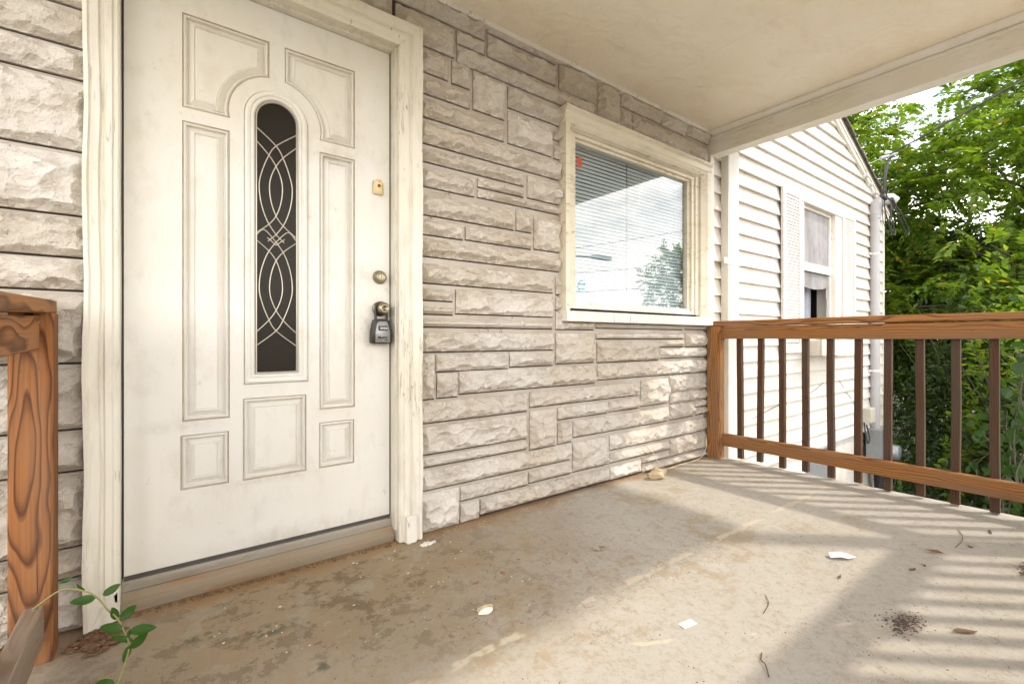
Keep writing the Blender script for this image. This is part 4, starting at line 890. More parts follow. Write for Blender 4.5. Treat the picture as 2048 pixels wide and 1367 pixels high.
text('LOCK', 0.0062, (0.757, 1.9008, -0.0065), M['black'], lb, 'lettering', 0.0002, 0.2)
for i in range(4): text('0', 0.0085, (0.7325+i*0.0082, 1.8976, 0.0415), M['white'], lb, 'digit', 0.0001)

# --- door alarm
da = empty('door_alarm', (0.7395, DOOR, 0.622), 'small ivory plastic alarm with red button stuck on the door', 'alarm')
taper(0.717, 0.762, 0.720, 0.759, 0.623, 0.68, 0.688, DOOR-0.014, DOOR-0.0005, 0.003).build('case', M['ivory'], da)
q = MB(); q.lathe([(0, 0), (0.0075, 0), (0.0075, 0.002), (0.0055, 0.0035), (0, 0.004)], (0.7405, DOOR-0.0138, 0.660), (0, -1, 0), 18); q.build('button', M['red'], da)
q = MB(); q.lathe([(0, 0), (0.0018, 0), (0.0018, 0.001), (0, 0.0012)], (0.7405, DOOR-0.0138, 0.677), (0, -1, 0), 10); q.build('light', M['black'], da)
for zz in (0.632, 0.637, 0.642): MB().box((0.7255, DOOR-0.0148, zz), (0.7535, DOOR-0.0136, zz+0.0014)).build('grille_rib', M['ivory'], da)

# --- railings
def nail(p, parent, ax=(-1, 0, 0)):
    MB().lathe([(0, 0), (0.0042, 0), (0.0042, 0.0012), (0, 0.0018)], p, ax, 8).build('screw_head', M['steel'], parent)
rr = empty('porch_railing', (3.30, 0.9, FLOOR), 'stained wooden railing along the open end of the porch, in front of the clapboard wing', 'railing', 'wooden porch railings')
board('post', (3.2785, 1.842, FLOOR+0.001), (3.2785, 1.842, 0.090), 0.088, 0.092, (0, 1, 0), M['pinetan'], rr, 0.004)
board('cap_rail', (3.335, 1.885, 0.1115), (3.335, -0.112, 0.1115), 0.038, 0.14, (0, 0, 1), M['pinetan'], rr, 0.004, 0.004)
board('top_rail', (3.304, 1.796, 0.0435), (3.304, -0.112, 0.0435), 0.089, 0.038, (0, 0, 1), M['pinetan'], rr, 0.003, 0.003)
board('bottom_rail', (3.304, 1.796, -0.742), (3.304, -0.112, -0.742), 0.089, 0.038, (0, 0, 1), M['pinetan'], rr, 0.003, 0.004)
for k in range(13):
    y = 1.690 - 0.1430*k
    wob = random.uniform(-.004, .004)
    if y > -0.08: board('baluster', (3.3425, y+wob, -0.868+random.uniform(-.006, .008)), (3.3425, y-wob, 0.088), 0.036, 0.036, (0, 1, 0), M['pinedark'], rr, 0.003, 0.0045 if k in (4, 8) else 0.002)
fr = empty('porch_railing', (1.9, -0.1, FLOOR), 'stained wooden railing along the street side of the porch', 'railing', 'wooden porch railings')
board('post', (0.42, -0.085, FLOOR+0.001), (0.42, -0.085, 0.090), 0.088, 0.088, (0, 1, 0), M['pinetan'], fr, 0.004)
board('cap_rail', (0.36, -0.10, 0.1115), (3.263, -0.10, 0.1115), 0.038, 0.14, (0, 0, 1), M['pinetan'], fr, 0.004)
board('top_rail', (0.466, -0.064, 0.0435), (3.283, -0.064, 0.0435), 0.089, 0.038, (0, 0, 1), M['pinetan'], fr)
board('bottom_rail', (0.466, -0.064, -0.742), (3.283, -0.064, -0.742), 0.089, 0.038, (0, 0, 1), M['pinetan'], fr)
for k in range(-2, 16):
    x = 2.885 - 0.1478*k; board('baluster', (x, -0.1025, -0.868), (x, -0.1025, 0.088), 0.036, 0.036, (1, 0, 0), M['pinedark'], fr)
lr = empty('porch_railing', (-0.30, 0.9, FLOOR), 'orange-grained wooden railing ending in a post beside the front door', 'railing', 'wooden porch railings')
board('post', (-0.2875, 1.806, FLOOR+0.001), (-0.2875, 1.806, 0.070), 0.086, 0.086, (0, 1, 0), M['newel'], lr, 0.005)
def zs(y): return 0.0335*(y-1.86)
board('cap_rail', (-0.321, 1.868, 0.0915+zs(1.868)), (-0.321, -0.10, 0.0915+zs(-0.1)), 0.038, 0.14, (0, 0, 1), M['pinegrain'], lr, 0.004)
board('top_rail', (-0.289, 1.7615, 0.0205+zs(1.76)), (-0.289, -0.10, 0.0205+zs(-0.1)), 0.089, 0.038, (0, 0, 1), M['pinegrain'], lr, 0.003)
board('bottom_rail', (-0.281, 1.7615, -0.768), (-0.281, -0.10, -0.768), 0.100, 0.040, (0, 0, 1), M['pinegrey'], lr, 0.003)
for y in (1.45, 1.28, 1.11, 0.94): board('baluster', (-0.3405, y, -0.87), (-0.3405, y, 0.060+zs(y)), 0.10, 0.060, (0, 1, 0), M['pinegrey'], lr, 0.003)
board('post', (-0.2875, -0.09, FLOOR+0.001), (-0.2875, -0.09, 0.005), 0.086, 0.086, (0, 1, 0), M['pinegrain'], lr, 0.005)
for z in (0.045, -0.003): nail((-0.2698, 1.745, z), lr, (1, 0, 0))
nail((-0.2608, 1.735, -0.752), lr, (1, 0, 0)); nail((-0.2608, 1.735, -0.790), lr, (1, 0, 0)); nail((-0.275, 1.735, -0.7178), lr, (0, 0, 1))

# --- overhead service cable and drip loops
def smooth(pts, n=6):
    P = [np.array(p, float) for p in pts]; Q = [2*P[0]-P[1]] + P + [2*P[-1]-P[-2]]; out = []
    for i in range(1, len(Q)-2):
        a, b, c, d = Q[i-1:i+3]
        for t in np.linspace(0, 1, n+1)[:-1]: out.append(0.5*((2*b)+(c-a)*t+(2*a-5*b+4*c-d)*t*t+(3*b-a-3*c+d)*t**3))
    return out + [P[-1]]
sc = empty('service_cable', (7.2, 1.75, 1.7), 'black overhead power cable with drip loops by the weatherhead', 'cable')
A_ = np.array((6.98, 1.76, 2.20)); B_ = np.array((6.45, 0.585, 2.428)); C_ = np.array((3.5, -8.5, 5.2))
def drop(t): 
    p = A_*(1-t)+C_*t; k = (B_-(A_*(1-0.115)+C_*0.115)); return p + k*math.sin(math.pi*t)/math.sin(math.pi*0.115)
main = [drop(t) for t in np.linspace(0, 1, 60)]
q = MB(); q.tube(main, 0.008, 8); q.build('line', M['cable'], sc)
q = MB(); tw = []
for i, p in enumerate(smooth(main, 5)): tw.append(p + np.array((0.010*math.cos(i*0.5), 0, 0.010*math.sin(i*0.5))))
q.tube(tw, 0.006, 6); q.build('twisted_line', M['cable'], sc)
q = MB(); q.tube([(7.03, 1.66, 2.222), (6.90, 1.79, 2.170)], [0.012, 0.026], 10); q.tube([(6.90, 1.79, 2.17), (6.55, 1.81, 2.03)], 0.004, 6); q.build('wedge_clamp', M['steel'], sc)
l1 = [(7.00, 1.70, 2.21), (6.93, 1.74, 2.105), (6.83, 1.74, 1.898), (6.83, 1.74, 1.707), (6.889, 1.74, 1.507), (7.108, 1.74, 1.326), (7.237, 1.74, 1.284), (7.251, 1.74, 1.346), (7.16, 1.75, 1.50), (7.22, 1.78, 1.69)]
l2 = [(7.00, 1.69, 2.215), (6.90, 1.72, 2.068), (6.81, 1.72, 1.87), (6.84, 1.72, 1.704), (7.058, 1.72, 1.647), (7.286, 1.72, 1.548), (7.597, 1.72, 1.391), (7.742, 1.72, 1.349), (7.779, 1.72, 1.406), (7.633, 1.72, 1.5), (7.40, 1.73, 1.62), (7.25, 1.77, 1.70)]
l3 = [(6.93, 1.76, 2.17), (6.82, 1.76, 2.05), (6.804, 1.76, 1.899), (6.846, 1.76, 1.6), (6.876, 1.76, 1.413), (7.062, 1.76, 1.284), (7.2, 1.76, 1.30), (7.21, 1.77, 1.5), (7.20, 1.79, 1.70)]
for l, r in ((l1, 0.0075), (l2, 0.0075), (l3, 0.004)): MB().tube(smooth(l), r, 8).build('drip_loop', M['cable'], sc)
for c0, c1 in (((6.70, 1.73, 1.672), (6.86, 1.73, 1.662)), ((7.03, 1.72, 1.69), (7.17, 1.72, 1.63))): MB().tube([c0, c1], 0.022, 10).build('connector', M['cable'], sc)
for p in ((6.478, 1.85, 1.87), (6.629, 1.85, 1.80), (6.791, 1.85, 1.735)):
    q = MB(); q.lathe([(0, 0), (0.013, 0), (0.023, 0.010), (0.023, 0.020), (0.012, 0.028), (0.024, 0.036), (0.024, 0.048), (0.012, 0.056), (0, 0.058)], p, (0.3, -0.9, 0.2), 14); q.build('insulator', M['pvc'], sc)
# thin wires tacked across the siding
q = MB(); q.tube(smooth([(4.0, 1.948, -0.70), (4.6, 1.945, -0.61), (5.3, 1.945, -0.545), (5.9, 1.946, -0.42), (6.3, 1.945, -0.63), (6.8, 1.94, -0.90)]), 0.0028, 5); o = q.build('phone_wire', M['twig']); tag(o, 'thin dark wire sagging across the lower clapboards to the junction box', 'wire')
q = MB(); q.tube(smooth([(6.82, 1.93, -1.02), (6.75, 1.90, -1.12), (6.80, 1.89, -1.26), (6.90, 1.90, -1.22), (6.86, 1.92, -1.05)]), 0.008, 5); o = q.build('loose_wire', M['cable']); tag(o, 'loose loop of wire dangling under the junction box', 'wire')
# thin wire at the foot of the stone wall
wp = [(2.522, 1.878, -0.706), (2.548, 1.866, -0.738), (2.591, 1.864, -0.795), (2.652, 1.864, -0.85), (2.70, 1.866, -0.8765), (2.79, 1.868, -0.8765), (2.918, 1.872, -0.8765), (3.05, 1.874, -0.8765), (3.13, 1.872, -0.866), (3.175, 1.868, -0.83), (3.198, 1.868, -0.781), (3.201, 1.872, -0.735)]
q = MB(); q.tube(smooth(wp), 0.0022, 6); o = q.build('stray_wire', M['flake']); tag(o, 'thin pale wire curling along the foot of the stone wall', 'wire')

# --- flower box with weeds under the wing window
fb = empty('window_box', (5.5, 1.85, -0.15), 'white sagging flower box under the wing window', 'flower box')
MB().box((5.05, 1.76, -0.165), (6.02, 1.778, -0.01), 0.003).build('front_board', M['siding'], fb)
MB().box((5.05, 1.779, -0.165), (5.07, 1.925, -0.015), 0.002).build('end_board', M['siding'], fb); MB().box((6.00, 1.779, -0.165), (6.02, 1.925, -0.015), 0.002).build('end_board', M['siding'], fb)
MB().box((5.071, 1.779, -0.165), (5.999, 1.925, -0.150)).build('bottom_board', M['siding'], fb); MB().box((5.071, 1.779, -0.149), (5.999, 1.925, -0.04)).build('soil', M['soil'], fb)
def grass_tuft(name, base, n, h, label, group=None, spread=0.1):
    r = np.random.default_rng(int(abs(base[0])*1000)); V = []; F = []
    for i in range(n):
        bx, by = base[0]+r.normal(0, spread), base[1]+r.normal(0, 0.015); a = r.uniform(0, 6.28); hh = h*r.uniform(0.5, 1.1); ln = r.uniform(0.15, 0.6)*hh; w_ = r.uniform(.003, .007)
        for k in range(5):
            t = k/4; c = np.array((bx+ln*t*t*math.cos(a), by-abs(ln*t*t*math.sin(a))*0.5, base[2]+hh*(t-0.35*t*t*ln/hh))); wv_ = np.array((-math.sin(a), math.cos(a)*0.3, 0))*w_*(1-t*0.9)
            V += [c-wv_, c+wv_]
        b = len(V)-10
        for k in range(4): F.append((b+2*k, b+2*k+1, b+2*k+3, b+2*k+2))
    o = npmesh(name, np.array(V), np.array(F), M['leaf']); tag(o, label, 'weed', group); return o
grass_tuft('weed', (5.28, 1.85, -0.045), 16, 0.42, 'bright grass blades growing before the torn film of the wing window', None, 0.05)
grass_tuft('weed', (5.72, 1.85, -0.045), 14, 0.36, 'thin dry-looking weed growing at the shutter end of the flower box', None, 0.07)

# --- sprig of a climber by the door casing
sg = empty('climber_sprig', (-0.14, 1.62, FLOOR), 'green leafy climber sprig arching in front of the door casing foot', 'plant')
stem = [(-0.275, 1.70, -0.700), (-0.222, 1.72, -0.674), (-0.173, 1.7, -0.685), (-0.146, 1.69, -0.709), (-0.125, 1.68, -0.743), (-0.103, 1.66, -0.766), (-0.086, 1.63, -0.798), (-0.076, 1.6, -0.817), (-0.08, 1.57, -0.834), (-0.088, 1.55, -0.852), (-0.099, 1.52, -0.876)]
MB().tube(smooth(stem), 0.0022, 6).build('stem', M['stem'], sg)
LV = {'A': ((-0.201, 1.72, -0.646), (-0.225, 1.71, -0.652)), 'B': ((-0.15, 1.69, -0.705), (-0.202, 1.67, -0.694)), 'C': ((-0.137, 1.69, -0.702), (-0.095, 1.675, -0.679)), 'D': ((-0.1, 1.66, -0.768), (-0.06, 1.645, -0.734)), 'E': ((-0.103, 1.67, -0.772), (-0.117, 1.665, -0.731)), 'F': ((-0.09, 1.64, -0.789), (-0.138, 1.62, -0.755)), 'G': ((-0.077, 1.63, -0.793), (-0.017, 1.61, -0.797)), 'H': ((-0.075, 1.61, -0.83), (-0.034, 1.595, -0.795)), 'I': ((-0.079, 1.62, -0.811), (-0.074, 1.61, -0.776)), 'J': ((-0.074, 1.59, -0.812), (-0.087, 1.575, -0.845)), 'K': ((-0.100, 1.53, -0.869), (-0.14, 1.50, -0.835)), 'N': ((-0.067, 1.62, -0.818), (-0.115, 1.60, -0.778)), 'O': ((-0.175, 1.72, -0.690), (-0.193, 1.72, -0.668))}
for nm, (a, b) in LV.items():
    a, b = Vector(a), Vector(b); ax = (b-a); Ln = ax.length; ax.normalize()
    w_ = Ln*(0.26 if nm not in 'INO' else 0.14); nrm = Vector((0.12, -0.75, 0.65)); sd = ax.cross(nrm).normalized(); up = sd.cross(ax).normalized()
    if up.y > 0: up = -up
    vs = []; fs = []; n = 9
    for i in range(n):
        t = i/(n-1); ww = w_*(math.sin(math.pi*min(1, t*0.93+0.05))**0.75)*(1-0.35*t) if 0 < i < n-1 else 0.0004
        c = a+ax*Ln*t + up*(-0.006*math.sin(math.pi*t)+0.004*t*t)
        vs += [c+sd*ww+up*(0.35*ww), c+sd*ww*0.5+up*0.1*ww, c, c-sd*ww*0.5+up*0.1*ww, c-sd*ww+up*(0.35*ww)]
    for i in range(n-1):
        for j in range(4): fs.append((i*5+j, i*5+j+1, (i+1)*5+j+1, (i+1)*5+j))
    MB().add(vs, fs, True).build('leaf', M['sprig'], sg)

# --- things lying on the porch floor
def rocky(name, c, size, seed, m, sub=3, flat=0.75):
    bm = bmesh.new(); bmesh.ops.create_icosphere(bm, subdivisions=sub, radius=1); r = np.random.default_rng(seed); D_ = r.normal(size=(9, 3)); D_ /= np.linalg.norm(D_, axis=1)[:, None]; off = r.uniform(0.45, 0.8, 9)
    for v in bm.verts:
        p = np.array(v.co); 
        for d, o_ in zip(D_, off):
            k = p@d
            if k > o_: p = p - d*(k-o_)
        if p[2] < -flat*0.6: p[2] = -flat*0.6
        p += r.normal(0, 0.012, 3); v.co = Vector(p*np.array(size))
    zmin = min(v.co.z for v in bm.verts)
    vs = [(v.co + Vector((c[0], c[1], FLOOR+0.0005-zmin)))[:] for v in bm.verts]; bm.verts.index_update(); fs = [[v.index for v in f.verts] for f in bm.faces]; bm.free()
    return MB().add(vs, fs).build(name, m)
tag(rocky('stone_fragment', (2.470, 1.775, 0), (0.078, 0.045, 0.036), 3, M['rock']), 'wedge of broken yellowish stone lying by the stone wall, with a cut side', 'rock', 'broken stones by the wall')
tag(rocky('stone_fragment', (2.565, 1.835, 0), (0.080, 0.050, 0.036), 8, M['rock']), 'rounded crumbly yellowish stone behind the cut stone fragment', 'rock', 'broken stones by the wall')
q = empty('plaster_chip', (0.827, 1.247, FLOOR), 'white and tan plaster chip lying in the shaded stained floor', 'chip')
a = rocky('white_side', (0.822, 1.240, 0), (0.034, 0.016, 0.010), 5, M['flake'], 2); setp(a, q)
a = rocky('tan_side', (0.830, 1.254, 0), (0.036, 0.014, 0.014), 6, M['rock'], 2); setp(a, q)
def flat_piece(name, c, pts, m, label, cat, curl=0.003, t=0.0008, rot=0.0, group=None, lift=0.0012):
    ca, sa = math.cos(rot), math.sin(rot); r = np.random.default_rng(int(c[0]*1e4)); n = len(pts)
    up = [(c[0]+x*ca-y*sa, c[1]+x*sa+y*ca, FLOOR+lift+curl*r.uniform(0, 1)) for x, y in pts]
    ctr = (c[0], c[1], FLOOR+lift+curl*0.3); vs = up + [(x, y, z+t) for x, y, z in up] + [ctr, (ctr[0], ctr[1], ctr[2]+t)]
    fs = [(2*n, (i+1) % n, i) for i in range(n)] + [(2*n+1, n+i, n+(i+1) % n) for i in range(n)] + [(i, (i+1) % n, n+(i+1) % n, n+i) for i in range(n)]
    o = MB().add(vs, fs).build(name, m); tag(o, label, cat, group); return o
flat_piece('card', (1.289, 0.815), [(-.027, -.014), (.027, -.014), (.027, .014), (-.027, .014)], M['white'], 'small clean white card lying flat in the sunlit floor', 'card', 0.001, 0.0008, -0.15)
flat_piece('paper_scrap', (2.168, 0.686), [(-.05, .008), (-.035, .03), (.02, .024), (.058, -.012), (.01, -.018), (-.02, -.01)], M['white'], 'torn creased white paper scrap on the sunlit floor', 'paper', 0.016, 0.0008, -0.4)
def dead_leaf(c, ln, rot, label, m=M['deadleaf'], curl=0.010):
    flat_piece('dead_leaf', c, [(-ln, 0), (-ln*.5, ln*.22), (0, ln*.30), (ln*.5, ln*.2), (ln, 0), (ln*.5, -ln*.2), (0, -ln*.26), (-ln*.5, -ln*.18)], m, label, 'leaf', curl, 0.0006, rot, 'dead leaves on the porch floor')
dead_leaf((2.53, 0.479), 0.033, -0.9, 'reddish dead leaf lying among the baluster shadow stripes')
dead_leaf((1.915, 0.293), 0.036, -0.7, 'tan dead leaf lying next to the patch of dirt', M['litter'])
for (x, y, ln, ro, lb_) in ((2.273, 0.492, .018, -.4, 'dark curled leaf scrap at the edge of the wide rail shadow, the flatter of two'), (2.349, 0.474, .013, .9, 'dark curled leaf scrap at the edge of the wide rail shadow, the rounder of two'), (1.988, 0.637, .015, .2, 'dark crumpled leaf scrap alone in the sun below the paper scrap'), (2.72, 0.40, .020, .8, 'small dark leaf curl near the end railing'), (2.994, 0.376, .024, .3, 'brown leaf lying near the bright slab edge'), (1.76, 0.405, .016, 1.2, 'small brown leaf curled beside the dirt patch')): dead_leaf((x, y), ln, ro, lb_, M['twig'], 0.008)
def twig(pts, r, label): 
    q = MB(); q.tube(smooth([(x, y, FLOOR+0.003+z) for x, y, z in pts], 4), r, 6); o = q.build('twig', M['twig']); tag(o, label, 'twig', 'twigs on the porch floor')
twig([(1.255, 0.56, 0), (1.29, 0.585, .004), (1.30, 0.60, .002), (1.335, 0.615, 0)], 0.0016, 'bent dark twig lying in the wide rail shadow')
twig([(1.53, 0.70, 0), (1.60, 0.715, .001), (1.645, 0.745, 0)], 0.0012, 'thin straight straw lying across the sunlit floor')
twig([(2.66, 0.435, 0), (2.80, 0.435, .002), (2.92, 0.47, 0)], 0.0014, 'long thin stalk lying among the stripes near the end railing')
def crumbs(name, cx, cy, rx, ry, n, smin, smax, m, label, cat, zmax=0.0, seed=1, fn=None):
    r = np.random.default_rng(seed); V = []; F = []
    for i in range(n):
        if fn: x, y = fn(r)
        else:
            a = r.uniform(0, 6.283); d = math.sqrt(r.uniform(0, 1))*r.uniform(0.4, 1); x, y = cx+rx*d*math.cos(a), cy+ry*d*math.sin(a)
        s_ = r.uniform(smin, smax); st_ = r.uniform(0.6, 2.2); an = r.uniform(0, 6.28); z = FLOOR+0.0006+r.uniform(0, zmax); h = s_*r.uniform(0.25, 0.8)
        ux, uy = math.cos(an)*s_*st_, math.sin(an)*s_*st_; vx, vy = -math.sin(an)*s_, math.cos(an)*s_; b = len(V)
        V += [(x-ux, y-uy, z), (x+vx, y+vy, z), (x+ux, y+uy, z), (x-vx, y-vy, z), (x-ux*.3, y-uy*.3, z+h), (x+ux*.4+vx*.2, y+uy*.4+vy*.2, z+h*.8)]
        F += [(b, b+3, b+4), (b+3, b+2, b+5), (b+3, b+5, b+4), (b+2, b+1, b+5), (b+1, b, b+4), (b+1, b+4, b+5), (b, b+1, b+2), (b, b+2, b+3)]
    o = npmesh(name, np.array(V), np.array(F), m); tag(o, label, cat, None, 'stuff'); return o
def dirt_fn(r):
    a = r.uniform(0, 6.283); d = abs(r.normal(0, 0.5)); return 1.825+0.115*d*math.cos(a), 0.415+0.055*d*math.sin(a)
crumbs('dirt_patch', 0, 0, 0, 0, 420, 0.0008, 0.0032, M['soil'], 'dark crumbly patch of dirt on the striped floor', 'dirt', 0.001, 2, dirt_fn)
crumbs('dirt_patch', 2.62, 0.22, 0.12, 0.05, 160, 0.0015, 0.004, M['soil'], 'thin scatter of dark dirt near the railing end of the striped floor', 'dirt', 0.001, 3)
crumbs('bark_litter', 0, 0, 0, 0, 260, 0.0015, 0.005, M['litter'], 'brown bark litter lying along the foot of the door sill', 'litter', 0.004, 4, lambda r: ((lambda x: (x, 1.905-abs(r.normal(0, 0.012))))(r.uniform(-0.1, 0.78))))
crumbs('corner_litter', -0.155, 1.80, 0.070, 0.08, 300, 0.002, 0.010, M['litter'], 'heap of brown rotten wood litter at the foot of the rotted door casing', 'litter', 0.008, 5)
crumbs('paint_flakes', 0, 0, 0, 0, 70, 0.001, 0.0035, M['flake'], 'white paint flakes scattered before the door', 'flakes', 0.0, 6, lambda r: (r.uniform(0.1, 1.25), 1.85-abs(r.normal(0, 0.35))))
crumbs('paint_flakes', 0.90, 1.805, 0.045, 0.022, 46, 0.003, 0.008, M['flake'], 'cluster of white paint flakes at the plinth block of the door casing', 'flakes', 0.001, 7)
crumbs('grit', 0, 0, 0, 0, 700, 0.0008, 0.0024, M['twig'], 'fine dark grit scattered over the porch floor', 'grit', 0.0, 8, lambda r: (r.uniform(0.2, 3.2), r.uniform(0.1, 1.85)))
crumbs('grit', 0, 0, 0, 0, 330, 0.001, 0.0035, M['sheath'], 'tan sandy grit along the foot of the stone wall', 'grit', 0.001, 9, lambda r: (r.uniform(0.95, 3.2), 1.885-abs(r.normal(0, 0.03))))

# ================================================================== VEGETATION
def rot_to(ax, ref):
    ax = ax/np.linalg.norm(ax); s_ = np.cross(ax, ref); nn = np.linalg.norm(s_); s_ = s_/nn if nn > 1e-6 else np.array((1., 0, 0)); return ax, s_, np.cross(s_, ax)
def leaf_quads(P, D, N, Ln, Wd, fold=0.25):
    """P base points, D directions, N normals -> folded lance leaves of 4 triangles as 2 quads"""
    Sd = np.cross(D, N); Sd /= np.maximum(np.linalg.norm(Sd, axis=1), 1e-6)[:, None]; Nn = np.cross(Sd, D)
    Ln = Ln[:, None]; Wd = Wd[:, None]
    b = P; t = P + D*Ln - Nn*Ln*0.12; m = P + D*Ln*0.45; l = m + Sd*Wd + Nn*Wd*fold; r = m - Sd*Wd + Nn*Wd*fold
    n = len(P); V = np.stack([b, l, t, r], 1).reshape(-1, 3); i = np.arange(n)*4
    return V, np.concatenate([np.stack([i, i+1, i+2], 1), np.stack([i, i+2, i+3], 1)])
def unit(a): return a/np.maximum(np.linalg.norm(a, axis=-1, keepdims=True), 1e-9)
def fronds(r, base, direc, length, pairs=9, leaf=0.09, wid=0.021):
    """compound leaves: rachis with paired leaflets"""
    n = len(base); out_V = []; out_F = []; off = 0
    D = unit(direc); up = np.tile((0., 0, 1), (n, 1)); Sd = unit(np.cross(D, up)+1e-6); Nn = np.cross(Sd, D)
    Ps, Ds, Ns, Ls, Ws = [], [], [], [], []
    for k in range(pairs):
        t = 0.18+0.82*k/(pairs-1); p = base + D*(length[:, None]*t) - np.array((0, 0, 1.))*(length[:, None]*0.28*t*t)
        for sg_ in (-1, 1):
            dd = unit(Sd*sg_*1.0 + D*(0.45+0.5*t) - np.array((0, 0, 1.))*r.uniform(0.05, 0.5, (n, 1)) + r.normal(0, 0.12, (n, 3)))
            Ps.append(p); Ds.append(dd); Ns.append(unit(Nn + r.normal(0, 0.25, (n, 3)))); s_ = (0.75+0.5*math.sin(math.pi*t))*r.uniform(0.8, 1.15, n); Ls.append(leaf*s_); Ws.append(wid*s_)
    return leaf_quads(np.concatenate(Ps), np.concatenate(Ds), np.concatenate(Ns), np.concatenate(Ls), np.concatenate(Ws))
def tree(name, base, height, crown_r, n_limb, n_cl, per, label, seed, m='leaf', pairs=9, leaf=0.09, wid=0.021, trunk=0.09, squash=1.0, low=0.3, group='trees beside the house'):
    r = np.random.default_rng(seed); root = empty(name, base, label, 'tree', group); B = np.array(base, float)
    tips = []; q = MB(); lean = r.normal(0, 0.06, 2)
    tr = [B + np.array((lean[0]*height*t*t, lean[1]*height*t*t, height*0.85*t)) for t in np.linspace(0, 1, 9)]
    q.tube(tr, [trunk*(1-0.85*t) for t in np.linspace(0, 1, 9)], 8); q.build('trunk', M['bark'], root)
    q = MB()
    for i in range(n_limb):
        t = low + (1-low)*(i+r.uniform(0, .8))/n_limb; p0 = B + np.array((lean[0]*height*t*t, lean[1]*height*t*t, height*0.85*t)); a = i*2.4+r.uniform(-.5, .5)
        rad = crown_r*math.sin(math.pi*min(0.95, max(0.12, (t-low)/(1-low)*0.8+0.2)))*r.uniform(0.75, 1.15); d = np.array((math.cos(a)*squash, math.sin(a), r.uniform(0.15, 0.6)))
        pts = [p0 + d*rad*s_ + np.array((0, 0, 0.15*rad*math.sin(3*s_))) + r.normal(0, 0.03, 3)*rad*s_ for s_ in np.linspace(0, 1, 6)]
        q.tube(pts, [trunk*0.4*(1-t*0.6)*(1-0.85*s_)+0.004 for s_ in np.linspace(0, 1, 6)], 6, cap=False)
        for s_ in np.linspace(0.35, 1.0, max(2, n_cl//n_limb)): tips.append((p0 + d*rad*s_, rad))
    q.build('limbs', M['bark'], root)
    bs = []; ds = []
    for c, rad in tips:
        k = max(3, int(per*r.uniform(0.6, 1.4))); sz = r.uniform(0.25, 0.5)*min(1.2, crown_r*0.5)
        o_ = r.normal(0, 1, (k, 3))*np.array((sz, sz, sz*0.7)); bs.append(c+o_*0.8); ds.append(unit(o_+np.array((0, 0, 0.25))+r.normal(0, .35, (k, 3))))
    bs = np.concatenate(bs); ds = np.concatenate(ds); ln = r.uniform(0.6, 1.25, len(bs))*leaf*4.6
    V, F = fronds(r, bs, ds, ln, pairs, leaf, wid); npmesh('crown', V, F, M[m], root)
TREES = [
 ('tree_of_heaven', (10.6, 3.35, GROUND), 8.4, 2.5, 18, 110, 20, 'tall light green feathery tree rising behind the gable of the wing', 21, 'leaf'),
 ('tree_of_heaven', (11.8, 1.2, GROUND), 8.4, 2.6, 18, 104, 19, 'tall feathery tree with a few yellow leaves under the overhead cable', 22, 'leaf'),
 ('tree_of_heaven', (12.4, 0.35, GROUND), 9.2, 2.0, 16, 84, 18, 'feathery sapling standing nearest to the road', 23, 'leaf'),
 ('tree_of_heaven', (12.6, 4.3, GROUND), 9.6, 2.6, 18, 100, 20, 'tallest feathery tree, rising beyond the ridge side of the wing', 29, 'leaf'),
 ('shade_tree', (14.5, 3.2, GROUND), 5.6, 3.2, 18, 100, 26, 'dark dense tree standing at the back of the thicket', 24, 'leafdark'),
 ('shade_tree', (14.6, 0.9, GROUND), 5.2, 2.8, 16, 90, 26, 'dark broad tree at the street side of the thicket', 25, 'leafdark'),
 ('shade_tree', (13.4, -2.3, GROUND), 6.2, 2.2, 16, 110, 26, 'unseen dense tree added to shade the thicket', 27, 'leafdark'),  # out of view, added on the sun side to darken the thicket
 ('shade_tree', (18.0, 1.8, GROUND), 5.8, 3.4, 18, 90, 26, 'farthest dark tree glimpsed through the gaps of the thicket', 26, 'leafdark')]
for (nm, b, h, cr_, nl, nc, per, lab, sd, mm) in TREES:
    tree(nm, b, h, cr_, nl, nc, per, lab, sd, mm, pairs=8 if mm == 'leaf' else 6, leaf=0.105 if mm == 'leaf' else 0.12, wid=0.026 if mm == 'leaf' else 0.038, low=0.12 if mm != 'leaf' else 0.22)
# shrubs filling the lower thicket
def shrub(base, h, rad, n, label, seed, m='leafdark'):
    r = np.random.default_rng(seed); root = empty('shrub', base, label, 'shrub', 'shrubs below the trees'); B = np.array(base)
    q = MB()
    for i in range(9):
        a = i*0.7+r.uniform(0, .5); d = np.array((math.cos(a)*rad*0.8, math.sin(a)*rad*0.8, h*r.uniform(0.6, 0.95)))
        q.tube([B+d*s_*np.array((s_, s_, 1)) for s_ in np.linspace(0, 1, 6)], [0.022*(1-0.8*s_) for s_ in np.linspace(0, 1, 6)], 5, cap=False)
    q.build('stems', M['bark'], root)
    u = unit(r.normal(0, 1, (n, 3))); u[:, 2] = np.abs(u[:, 2])*1.0; rr_ = r.uniform(0.35, 1.0, n)**0.5
    lump = 1+0.22*np.sin(u[:, 0]*5+seed)*np.cos(u[:, 1]*6+seed*2)
    P = B + u*np.array((rad, rad, h))*(rr_*lump)[:, None]; D = unit(u+r.normal(0, .6, (n, 3))-np.array((0, 0, .3))); N = unit(u*0.5+np.array((0, 0, .8))+r.normal(0, .5, (n, 3)))
    s_ = r.uniform(0.7, 1.2, n); V, F = leaf_quads(P, D, N, 0.105*s_, 0.030*s_); npmesh('foliage', V, F, M[m], root)
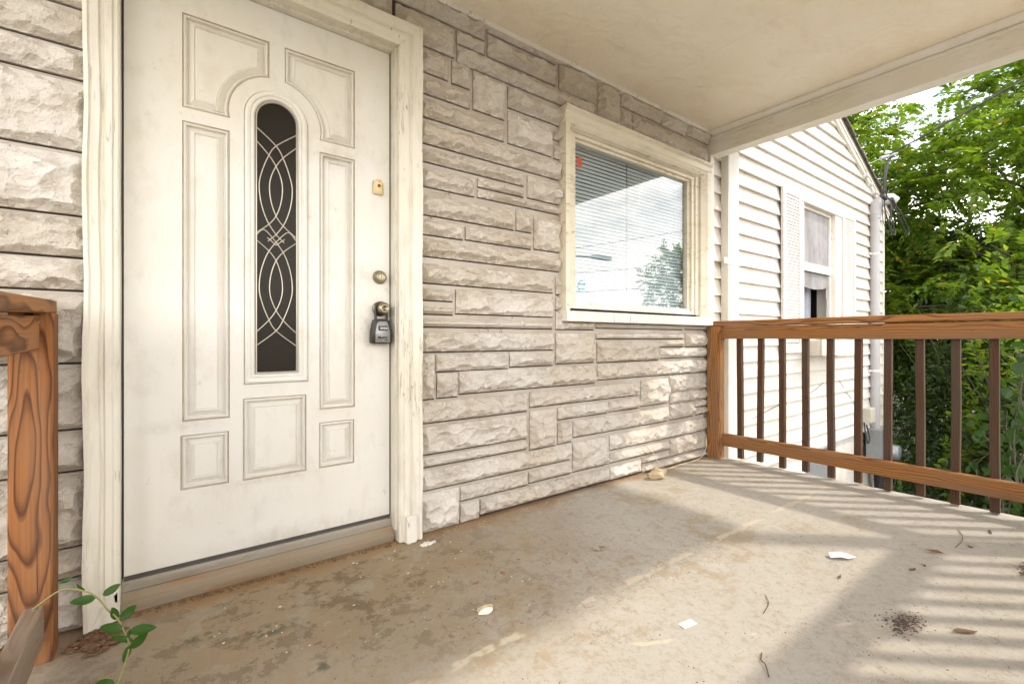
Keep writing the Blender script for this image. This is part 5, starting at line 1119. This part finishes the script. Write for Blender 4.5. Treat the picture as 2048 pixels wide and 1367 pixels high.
for i, (b, h, rad, n, lab, m) in enumerate([((8.9, 1.35, GROUND), 2.9, 0.9, 5200, 'leafy shrub crowding the corner of the clapboard wing', 'leafdark'), ((8.6, -0.1, GROUND), 2.3, 1.0, 5200, 'low shrub in deep shade beyond the balusters', 'leafdark'),
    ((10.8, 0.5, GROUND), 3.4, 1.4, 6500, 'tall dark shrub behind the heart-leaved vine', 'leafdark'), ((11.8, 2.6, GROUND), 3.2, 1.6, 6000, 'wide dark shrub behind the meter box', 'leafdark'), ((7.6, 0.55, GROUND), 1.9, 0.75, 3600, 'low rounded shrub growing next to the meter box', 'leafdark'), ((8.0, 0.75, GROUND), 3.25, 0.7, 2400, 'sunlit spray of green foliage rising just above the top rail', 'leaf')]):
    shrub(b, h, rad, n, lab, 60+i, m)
# vine curtain with large heart-shaped leaves
vn = empty('heart_leaved_vine', (5.9, 0.55, GROUND), 'vine with large heart-shaped leaves hanging beyond the railing balusters', 'vine')
heart = []
for t in np.linspace(0, 2*math.pi, 15)[:-1]:
    x = 0.5*math.sin(t)*(1-0.12*math.cos(t)); y = -0.52*math.cos(t) + (0.16 if abs(t-math.pi) > 2.9 else 0) - 0.0
    heart.append((x, y))
heart[0] = (0, -0.34); heart[7] = (0, 0.68)
hv = [(x, y, 0.18*abs(x)-0.10*max(y, 0)**2) for x, y in heart] + [(0, 0.05, -0.01)]
hm = bpy.data.meshes.new('leaf'); hm.from_pydata(hv, [], [(14, i, (i+1) % 14) for i in range(14)]); hm.update(); hm.materials.append(M['vine'])
r = np.random.default_rng(5)
q = MB()
anchors = []
for i in range(11):
    y0 = 0.34+0.048*i+r.uniform(-.03, .03); x0 = 6.15+r.uniform(-.2, .6); zt = -0.25+r.uniform(-0.3, 0.3) + (0.2 if i < 7 else -0.35)
    pts = smooth([(x0+r.normal(0, .06), y0+r.normal(0, .05), z) for z in np.linspace(GROUND, zt, 7)], 5); q.tube(pts, 0.006, 5, cap=False); anchors.append(pts)
q.build('stems', M['bark'], vn)
cnt = 0
for pts in anchors:
    for j in range(16):
        p = np.array(pts[int(r.uniform(0.35, 0.999)*len(pts))]) + r.normal(0, 0.07, 3); s_ = r.uniform(0.055, 0.105)
        X_ = Matrix.Translation(p) @ Euler((RAD(-60+r.normal(0, 25)), RAD(r.normal(0, 25)), RAD(90+180+r.normal(0, 40)))).to_matrix().to_4x4() @ Matrix.Scale(s_, 4)
        link('leaf', hm, None, vn, X_); cnt += 1

# --- across the street (mirrored in the window glass)
sl = empty('street_lamp', (11.6, -10.2, GROUND), 'grey cobra-head street lamp across the road', 'street lamp')
MB().tube([(11.6, -10.2, GROUND), (11.6, -10.2, 3.2)], [0.11, 0.08], 12).build('pole', M['steel'], sl)
MB().tube(smooth([(11.6, -10.2, 2.9), (12.4, -10.15, 3.25), (13.7, -10.1, 3.45), (14.9, -10.0, 3.55)]), 0.045, 8).build('arm', M['steel'], sl)
MB().box((14.8, -10.15, 3.46), (15.9, -9.85, 3.64), 0.06).build('lamp_head', M['steel'], sl)
for i, (z0, z1) in enumerate(((2.52, 3.56), (1.78, 2.54), (3.48, 5.1))):
    s_ = (z1-z0)/(19.37-12.68); q = MB(); q.tube([(x, -9.0, z0+s_*(x-12.68)-0.0008*(x-4)*(40-x)+0.2) for x in np.linspace(4, 40, 14)], 0.012, 5); o = q.build('utility_wire', M['cable'])
    tag(o, ['middle utility wire strung along the road', 'lowest utility wire strung along the road', 'highest utility wire strung along the road'][i], 'wire', 'wires along the road')
tree('street_tree', (21.6, -10.6, GROUND), 8.0, 1.9, 12, 48, 12, 'slender street tree across the road', 31, 'leaf', pairs=6, leaf=0.14, wid=0.04, low=0.35, group='trees across the road')
